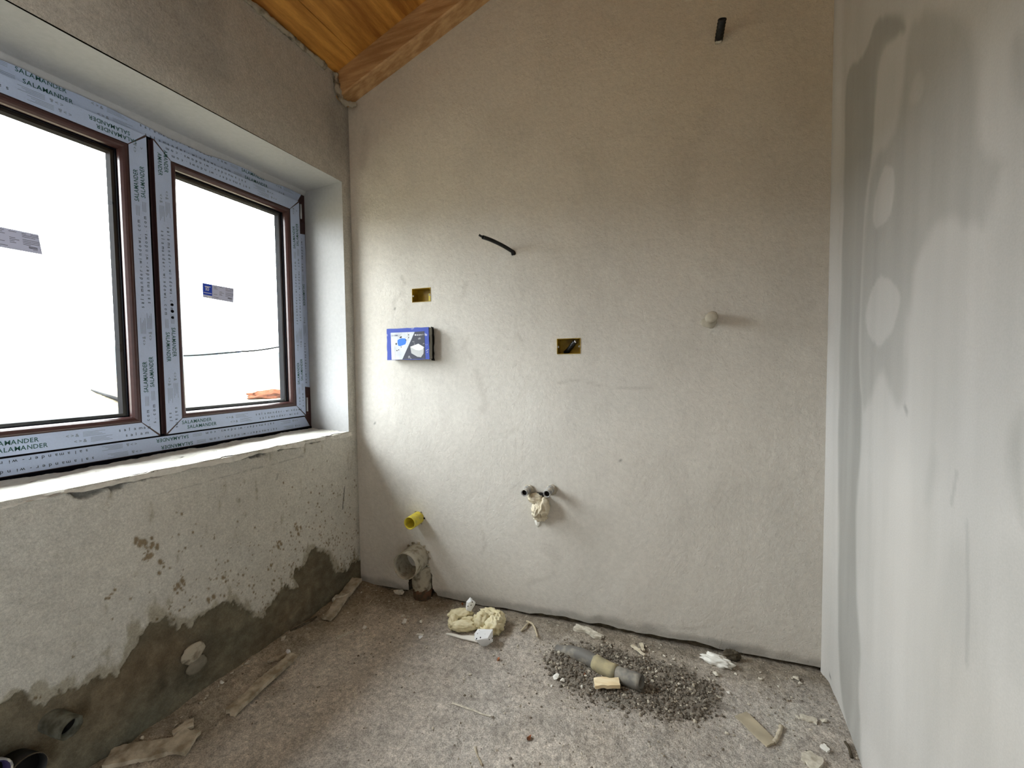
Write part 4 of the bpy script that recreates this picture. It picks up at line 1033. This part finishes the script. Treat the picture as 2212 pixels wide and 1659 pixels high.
tag(o, 'white dotted polystyrene piece perched on top of the cream heap', 'polystyrene')
c = (-0.707, 1.461); o = chunk('polystyrene_piece', on(c, .032), (.054, .042, .046), M_poly, None, seed=9, n=16, rot=.3)
tag(o, 'white black-dotted polystyrene lump in front of the cream heap', 'polystyrene')
o = plank('plaster_strip', (-0.882, 1.447), (-0.738, 1.456), .026, .004, M_chipw, seed=3, taper=(.25, 1.1), wob=.3, lift=(0, .006))
tag(o, 'tapering white strip running left from the dotted polystyrene lump', 'strip')

# dusty drain pipe with a taped joint, lying in the gravel
a3 = Vector((*(-0.430, 1.514), 0)); b3 = Vector((*(-0.109, 1.412), 0))
ra = .024
pts = spline([a3 + Vector((0, 0, fz(a3.x, a3.y) - .006)), a3.lerp(b3, .3) + Vector((.004, .006, .0)) + Vector((0, 0, fz(*a3.lerp(b3, .3).xy) + .015)), a3.lerp(b3, .65) + Vector((0, 0, fz(*a3.lerp(b3, .65).xy) + .020)), b3 + Vector((0, 0, fz(b3.x, b3.y) + .026))], 8)
root = tag(empty('drain_pipe', a3), 'dusty grey drain pipe with a tan band lying in the gravel', 'pipe')
n_ = len(pts)
tube('pipe_body', pts, [ra * (.80 + .2 * min(1, i / 8)) * (1.0 if i < n_ - 5 else 1.07) for i in range(n_)], M_greypipe, root, seg=26, ri=ra * .92, inner=5, rough=.0012)
i0, i1 = int(n_ * .50), int(n_ * .74)
tube('tape_band', pts[i0:i1 + 1], [ra * (1.10 + .04 * noise.noise(p * 50)) for p in pts[i0:i1 + 1]], M_tape, root, seg=26, rough=.003)
o = plank('wood_offcut', (-0.259, 1.370), (-0.179, 1.394), .036, .012, M_lath, seed=2, wob=.05, nu=8, lift=(.012, .012), ends=.001)
tag(o, 'small clean pale wood offcut beside the drain pipe', 'wood')

# weathered laths along the left wall
o = plank('wooden_lath', (-1.316, 0.850), (-1.342, 1.108), .040, .013, M_wood, seed=11, nu=34, wob=.30, taper=(1.15, .85), ends=.012, bow=.008, lift=(.007, .014))
tag(o, 'long weathered grey lath lying beside the left wall', 'wood')
o = plank('wood_splinter', (-1.366, 1.053), (-1.333, 1.127), .014, .007, M_wood, seed=12, nu=12, wob=.6, taper=(1, .4), lift=(.004, .012)); tag(o, 'thin splinter crossing the far end of the long grey lath', 'wood')
o = plank('wood_splinter', (-1.416, 1.059), (-1.371, 1.108), .012, .006, M_wood, seed=13, nu=12, wob=.6, taper=(.5, 1), lift=(.004, .008)); tag(o, 'short splinter left of the white foam crumb by the grey lath', 'wood')
o = chunk('foam_crumb', on((-1.386, 1.121), .012), (.014, .012, .012), M_poly, None, seed=4, n=14); tag(o, 'dotted white foam crumb at the far end of the long grey lath', 'polystyrene')
o = plank('wooden_board', (-1.412, 1.334), (-1.470, 1.587), .052, .014, M_wood, seed=15, nu=30, wob=.25, taper=(.8, 1.0), ends=.012, lift=(.004, .03)); tag(o, 'short weathered board lying in the corner under the waste pipe side', 'wood')
o['label'] = 'weathered board leaning flat in the far left corner of the floor'
o = chunk('plaster_block', on((-1.453, 1.465), .018), (.052, .026, .022), M_chip, None, seed=16, rot=.9, n=14); tag(o, 'grey plaster block under the board in the far left corner', 'plaster')
o = plank('wooden_lath', (-1.471, 0.614), (-1.358, 0.730), .050, .012, M_wood, seed=18, nu=34, wob=.3, taper=(1.3, .9), ends=.01); tag(o, 'nearest weathered lath, on the floor at the foot of the left wall', 'wood')
o = plank('wood_offcut', (-1.342, 0.702), (-1.357, 0.767), .075, .010, M_wood, seed=19, nu=14, wob=.15, taper=(1.1, .7), ends=.01, lift=(.004, .008)); tag(o, 'broad weathered wood flake overlapping the nearest lath', 'wood')
o = plank('wood_offcut', (-1.404, 0.739), (-1.381, 0.782), .030, .010, M_wood, seed=20, nu=14, wob=.15, taper=(.6, 1.0), ends=.006, lift=(.004, .012)); tag(o, 'narrow wood piece behind the broad weathered flake', 'wood')
o = plank('wood_splinter', (-1.287, 1.266), (-1.259, 1.334), .012, .004, M_chip, seed=22, nu=12, wob=.3, taper=(1.2, .5)); tag(o, 'pale splinter lying alone near the left corner', 'wood')
# right-hand floor
o = plank('plaster_strip', (0.187, 1.430), (0.257, 1.348), .046, .006, mat('tan_strip', rgb(186, 174, 150), .9, col2=rgb(160, 150, 130), nscale=14, spec=.1), seed=24, nu=14, wob=.05, taper=(1, .9), ends=.006); tag(o, 'flat tan strip of board on the right part of the floor', 'strip')
c_ = spline([on((0.295, 1.425), .004), on((0.288, 1.405), .004), on((0.276, 1.378), .004), on((0.263, 1.356), .004)], 6)
o = tube('curled_fibre', c_, .006, M_wood, seg=10, rough=.003); tag(o, 'curled brown sliver next to the flat tan strip', 'sliver')
o = plank('plaster_flake', (0.356, 1.489), (0.398, 1.480), .024, .006, M_chip, seed=25, nu=12, wob=.4, taper=(.7, .8), ends=.006); tag(o, 'oval tan plaster flake near the right wall', 'plaster')
o = plank('plaster_flake', (0.330, 1.336), (0.364, 1.316), .050, .008, M_chip, seed=26, nu=14, wob=.3, taper=(.8, 1.1), ends=.012); tag(o, 'jagged pale plaster slab at the near right edge of the floor', 'plaster')
o = plank('plaster_flake', (0.388, 1.390), (0.399, 1.375), .018, .006, M_chipw, seed=27, nu=8, wob=.4, taper=(1, .6), ends=.006); tag(o, 'small white plaster flake beside the right wall', 'plaster')
c_ = spline([on((0.453, 1.426), .004), on((0.455, 1.405), .006), on((0.453, 1.378), .004)], 6)
o = tube('dark_root', c_, .0035, M_dark, seg=8, rough=.002); tag(o, 'thin dark root along the foot of the right wall', 'root')
o = lump('plaster_lump', on((0.139, 1.650), .012), (.050, .022, .020), M_chipw, None, sub=4, amp=.4, freq=2.0, seed=31, flat=.7, rot=-.2, amp2=.12); tag(o, 'white plaster lump against the foot of the back wall', 'plaster')
o = lump('cement_lump', on((0.191, 1.686), .018), (.028, .010, .020), M_dark, None, sub=4, amp=.45, freq=2.4, seed=33, flat=.6, amp2=.1); tag(o, 'dark grey cement lump beside the white plaster lump', 'cement')
o = plank('foam_smear', (-0.392, 1.662), (-0.278, 1.630), .040, .010, M_chip, seed=35, nu=20, wob=.6, taper=(.9, .5), ends=.012); tag(o, 'tan foam smear at the foot of the back wall behind the pipe', 'foam')
o['label'] = 'tan foam smear between the back wall and the drain pipe'
for k, (a, b) in enumerate((((-0.160, 1.633), (-0.112, 1.586)), ((-0.149, 1.621), (-0.131, 1.611)), ((-0.131, 1.656), (-0.118, 1.616)))):
    o = plank('straw_scrap', a, b, .016, .005, M_foam, seed=36 + k, nu=10, wob=.8, taper=(1, .5), lift=(.003, .006)); tag(o, ('longest frayed yellowish straw scrap right of the foam smear', 'thin straw scrap lying across the longest one behind the pipe', 'upper short straw scrap next to the back wall')[k], 'straw', 'straw scraps behind the drain pipe')
for k, pp in enumerate(([(-0.596, 1.628), (-0.565, 1.616), (-0.541, 1.586), (-0.520, 1.547)], [(-0.594, 1.559), (-0.588, 1.587), (-0.584, 1.622)])):
    o = tube('white_fibre', spline([on(q, .005 + .004 * (i % 2)) for i, q in enumerate(pp)], 6), .0038, M_fibre, seg=8, rough=.002)
    tag(o, ('longer' if k == 0 else 'shorter') + ' pale fibre strand right of the cream heap', 'fibre')
for (p, lab, sd, s) in (((-0.624, 1.391), 'orange brick chip in front of the cream heap', 41, (.010, .008, .010)), ((-0.404, 1.116), 'orange-brown brick bit alone in the middle of the near floor', 42, (.013, .009, .009)), ((-0.304, 1.418), 'reddish brick chip half buried in the gravel left of the pipe', 43, (.011, .009, .007)), ((-0.915, 1.647), 'small orange chip wedged behind the cream heap', 44, (.009, .007, .007))):
    o = chunk('brick_chip', on(p, s[2] * .6), s, M_brick, None, seed=sd, n=12); tag(o, lab, 'brick')
o = chunk('foam_crumb', on((-0.967, 1.390), .008), (.010, .008, .008), M_poly, None, seed=46, n=12); tag(o, 'white foam crumb left of the cream heap', 'polystyrene')
o = plank('plaster_strip', (-1.000, 1.409), (-0.971, 1.413), .010, .003, M_chipw, seed=47, nu=6, wob=.3); tag(o, 'tiny white strip beside the foam crumb left of the heap', 'strip')
o = chunk('plaster_block', on((-1.467, 1.167), .008), (.018, .014, .012), M_chip, None, seed=48, n=12); tag(o, 'small grey plaster block below the left wall by the grey lath', 'plaster')
o = chunk('plaster_block', on((-1.247, 1.621), .012), (.034, .014, .014), M_chip, None, seed=49, n=14, rot=.1); tag(o, 'plaster block at the wall foot left of the waste pipe', 'plaster')
o = plank('chalk_smear', (-0.682, 1.146), (-0.543, 1.147), .007, .0012, M_chip, seed=50, nu=24, wob=.9, taper=(1, .7)); tag(o, 'thin pale chalk smear across the middle of the floor', 'smear')
c_ = spline([on((-0.539, 1.029), .002), on((-0.525, 1.013), .002), on((-0.494, 0.986), .002)], 6)
o = tube('dark_root', c_, .0028, M_wood, seg=8, rough=.002); tag(o, 'pale root strand at the near middle edge of the floor', 'root')
o = tube('thin_stick', [on((-1.327, 1.500), .006), on((-1.330, 1.535), .010)], .0022, M_fibre, seg=8); tag(o, 'thin white stick upright in the grit under the waste pipe', 'stick')
o['label'] = 'thin white stick in the grit left of the waste pipe'
o = tube('dark_stick', spline([on((-1.479, 1.212), .004), on((-1.471, 1.267), .007), on((-1.459, 1.326), .010)], 6), .004, M_dark, seg=8, rough=.002); tag(o, 'dark stick along the foot of the left wall', 'stick')

# plaster chips one could pick up
CH = [(-1.127, 1.487), (-1.102, 1.490), (-1.096, 1.456), (-1.138, 1.440), (-1.027, 1.479), (-1.031, 1.520), (-1.060, 1.561), (-1.237, 1.487), (-1.210, 1.505), (-1.277, 1.472), (-1.418, 1.557), (-1.421, 1.610), (-1.373, 1.610), (-1.346, 1.615), (-1.301, 1.542), (-1.251, 1.553), (-1.082, 1.649), (-1.027, 1.633), (-0.953, 1.625), (-0.960, 1.584), (-1.133, 1.577), (-1.230, 1.365), (-1.369, 1.225), (-0.818, 1.419), (-1.373, 1.421), (-1.450, 1.358), (-1.210, 1.336), (-0.914, 1.350), (-1.082, 1.359),
      (0.130, 1.586), (0.119, 1.554), (0.007, 1.486), (0.161, 1.517), (0.276, 1.651), (0.276, 1.534), (0.385, 1.658), (0.392, 1.642), (0.217, 1.489), (0.127, 1.481), (0.064, 1.602), (0.194, 1.615), (0.140, 1.343), (0.372, 1.657), (0.273, 1.615), (0.322, 1.602), (0.350, 1.482), (0.267, 1.617), (0.418, 1.493),
      (-0.393, 1.375), (-0.368, 1.368), (-0.399, 1.336), (-0.415, 1.487), (-0.462, 1.485), (-0.405, 1.436), (-0.299, 1.359), (-0.297, 1.411), (-0.271, 1.359), (-0.269, 1.587), (-0.255, 1.615), (-0.067, 1.520), (-0.020, 1.580), (0.007, 1.484), (-0.058, 1.526), (-0.176, 1.551), (-0.267, 1.565), (-0.082, 1.630), (-0.043, 1.623), (-0.011, 1.614), (-0.057, 1.678), (-0.112, 1.652),
      (-1.540, 0.916), (-1.543, 0.939), (-1.510, 0.885), (-1.481, 1.003), (-1.477, 1.025), (-1.470, 0.927), (-1.467, 0.913), (-1.479, 0.968), (-1.460, 0.872), (-1.442, 0.841), (-1.366, 0.917), (-1.468, 0.694), (-1.437, 0.665), (-1.418, 0.685), (-1.432, 0.762), (-1.446, 0.786), (-1.454, 0.858),
      (-1.008, 1.064), (-0.948, 1.005), (-1.071, 1.064), (-0.536, 1.284), (-0.697, 1.259), (-0.978, 1.515), (-0.466, 1.467), (-0.414, 1.339), (-0.688, 1.041), (-0.651, 1.408), (-0.689, 1.286), (-0.582, 1.485)]
BIG = {0: 1.5, 1: 1.4, 2: 1.9, 4: 1.6, 21: 1.7, 29: 1.8, 32: 1.3, 35: 1.8, 47: 1.4, 48: 2.0, 49: 1.4, 74: 1.5, 75: 1.4}
rc = random.Random(77)
WH = {2, 21, 48, 49, 50, 54, 4, 32, 75}
proto = {}
for k, p in enumerate(CH):
    key = (rc.randrange(6), k in WH)
    if key not in proto:
        oo = chunk('plaster_chip', (0, 0, 0), (.0085, .0062, .0038), M_chipw if key[1] else M_chip, None, seed=200 + key[0], rot=0, n=11); proto[key] = oo; o = oo
    else:
        o = proto[key].copy(); link(o)
    s = BIG.get(k, rc.uniform(.6, 1.1))
    o.scale = (s, s * rc.uniform(.8, 1.2), s * rc.uniform(.9, 1.4)); o.rotation_euler = (rc.uniform(-.25, .25), rc.uniform(-.25, .25), rc.uniform(0, 6.28))
    o.location = on(p, .0030 * s)
    lab, grp = (('angular plaster chip under the waste pipe or left of the foam heap', 'plaster chips in the far left corner') if k < 29 else
                ('angular plaster chip on the right-hand floor beyond the gravel', 'plaster chips on the right-hand floor') if k < 47 else
                ('angular plaster chip in or around the dark gravel', 'plaster chips in the gravel') if k < 69 else
                ('angular plaster chip along the foot of the stained left wall', 'plaster chips below the left wall') if k < 86 else
                ('stray plaster chip on the bare middle of the floor', 'plaster chips on the open floor'))
    tag(o, ('white ' if key[1] else 'pale ') + lab, 'plaster chip', grp)

# ---- gravel and grit: nobody could count them
def scatter(name, pts, sizes, cols, sub_, seed, label, cat):
    rnd = np.random.RandomState(seed)
    bm = bmesh.new(); bmesh.ops.create_icosphere(bm, subdivisions=1, radius=1)
    bv = np.array([v.co[:] for v in bm.verts]); bf = np.array([[v.index for v in f.verts] for f in bm.faces]); bm.free()
    if sub_ == 0:
        bv = np.array([(1, 0, 0), (-1, 0, 0), (0, 1, 0), (0, -1, 0), (0, 0, 1), (0, 0, -1.)]); bf = np.array([(0, 2, 4), (2, 1, 4), (1, 3, 4), (3, 0, 4), (2, 0, 5), (1, 2, 5), (3, 1, 5), (0, 3, 5)])
    n = len(pts); nv = len(bv)
    sc3 = sizes[:, None] * rnd.uniform(.55, 1.25, (n, 3)); sc3[:, 2] *= .7
    v = bv[None] * (1 + rnd.uniform(-.28, .28, (n, nv, 1))) * sc3[:, None, :]
    a = rnd.uniform(0, 6.28, n); ca, sa = np.cos(a)[:, None], np.sin(a)[:, None]
    x = v[..., 0] * ca - v[..., 1] * sa; y = v[..., 0] * sa + v[..., 1] * ca
    V = np.stack([x, y, v[..., 2]], -1) + pts[:, None, :]
    F = (bf[None] + (np.arange(n) * nv)[:, None, None]).reshape(-1, 3)
    o = mesh_obj(name, V.reshape(-1, 3), F.tolist(), M_grain, None, False, np.repeat(cols, nv, 0))
    return tag(o, label, cat, kind='stuff')
rs = np.random.RandomState(5)
q = rs.uniform(0, 1, (14000, 2)); px_ = np.array(PATCH)
q = px_.min(0) - .05 + q * (px_.max(0) - px_.min(0) + .1)
sdv = poly_sd(q[:, 0], q[:, 1], PATCH) + .03 * fbm(q[:, 0] * 20, q[:, 1] * 20, 3, 3)
keep = rs.rand(len(q)) < sstep(-.03, .05, sdv)
q = q[keep][:3600]
sz = .0016 + .0056 * rs.rand(len(q)) ** 2.4
z = floor_h(q[:, 0], q[:, 1]) + sz * .35
sh = rs.uniform(.55, 1.25, (len(q), 1)); pale = (rs.rand(len(q), 1) < .10)
cg = np.where(pale, np.array(rgb(176, 168, 152)), np.array(rgb(118, 110, 99))) * sh
scatter('gravel', np.stack([q[:, 0], q[:, 1], z], -1), sz, cg, 1, 6, 'patch of loose dark gravel around the drain pipe', 'gravel')
n = 17000
q = np.stack([rs.uniform(XL + .005, XR - .005, n), rs.uniform(.35, 1.72, n)], -1)
db = (1.632 + (q[:, 0] + 1.487) * .0491) - q[:, 1]
dl = q[:, 0] - XL; pdist = -poly_sd(q[:, 0], q[:, 1], PATCH)
w = .10 + .9 * np.exp(-np.maximum(db, 0) / .10) + .35 * np.exp(-dl / .10) + .6 * np.exp(-np.maximum(pdist, 0) / .08) + .25 * sstep(.2, .45, q[:, 0]) + .2 * sstep(0, .6, fbm(q[:, 0] * 5, q[:, 1] * 5, 3, 2))
keep = (rs.rand(n) < w) & (db > .006)
q = q[keep]; n = len(q)
sz = .0009 + .0040 * rs.rand(n) ** 3.2
z = floor_h(q[:, 0], q[:, 1]) + sz * .3
r_ = rs.rand(n, 1)
cg = np.where(r_ < .42, np.array(rgb(190, 182, 166)), np.where(r_ < .8, np.array(rgb(120, 110, 98)), np.array(rgb(150, 140, 122)))) * rs.uniform(.75, 1.1, (n, 1))
scatter('floor_grit', np.stack([q[:, 0], q[:, 1], z], -1), sz, cg, 0, 7, 'fine pale and brown grit strewn over the rough concrete floor', 'grit')
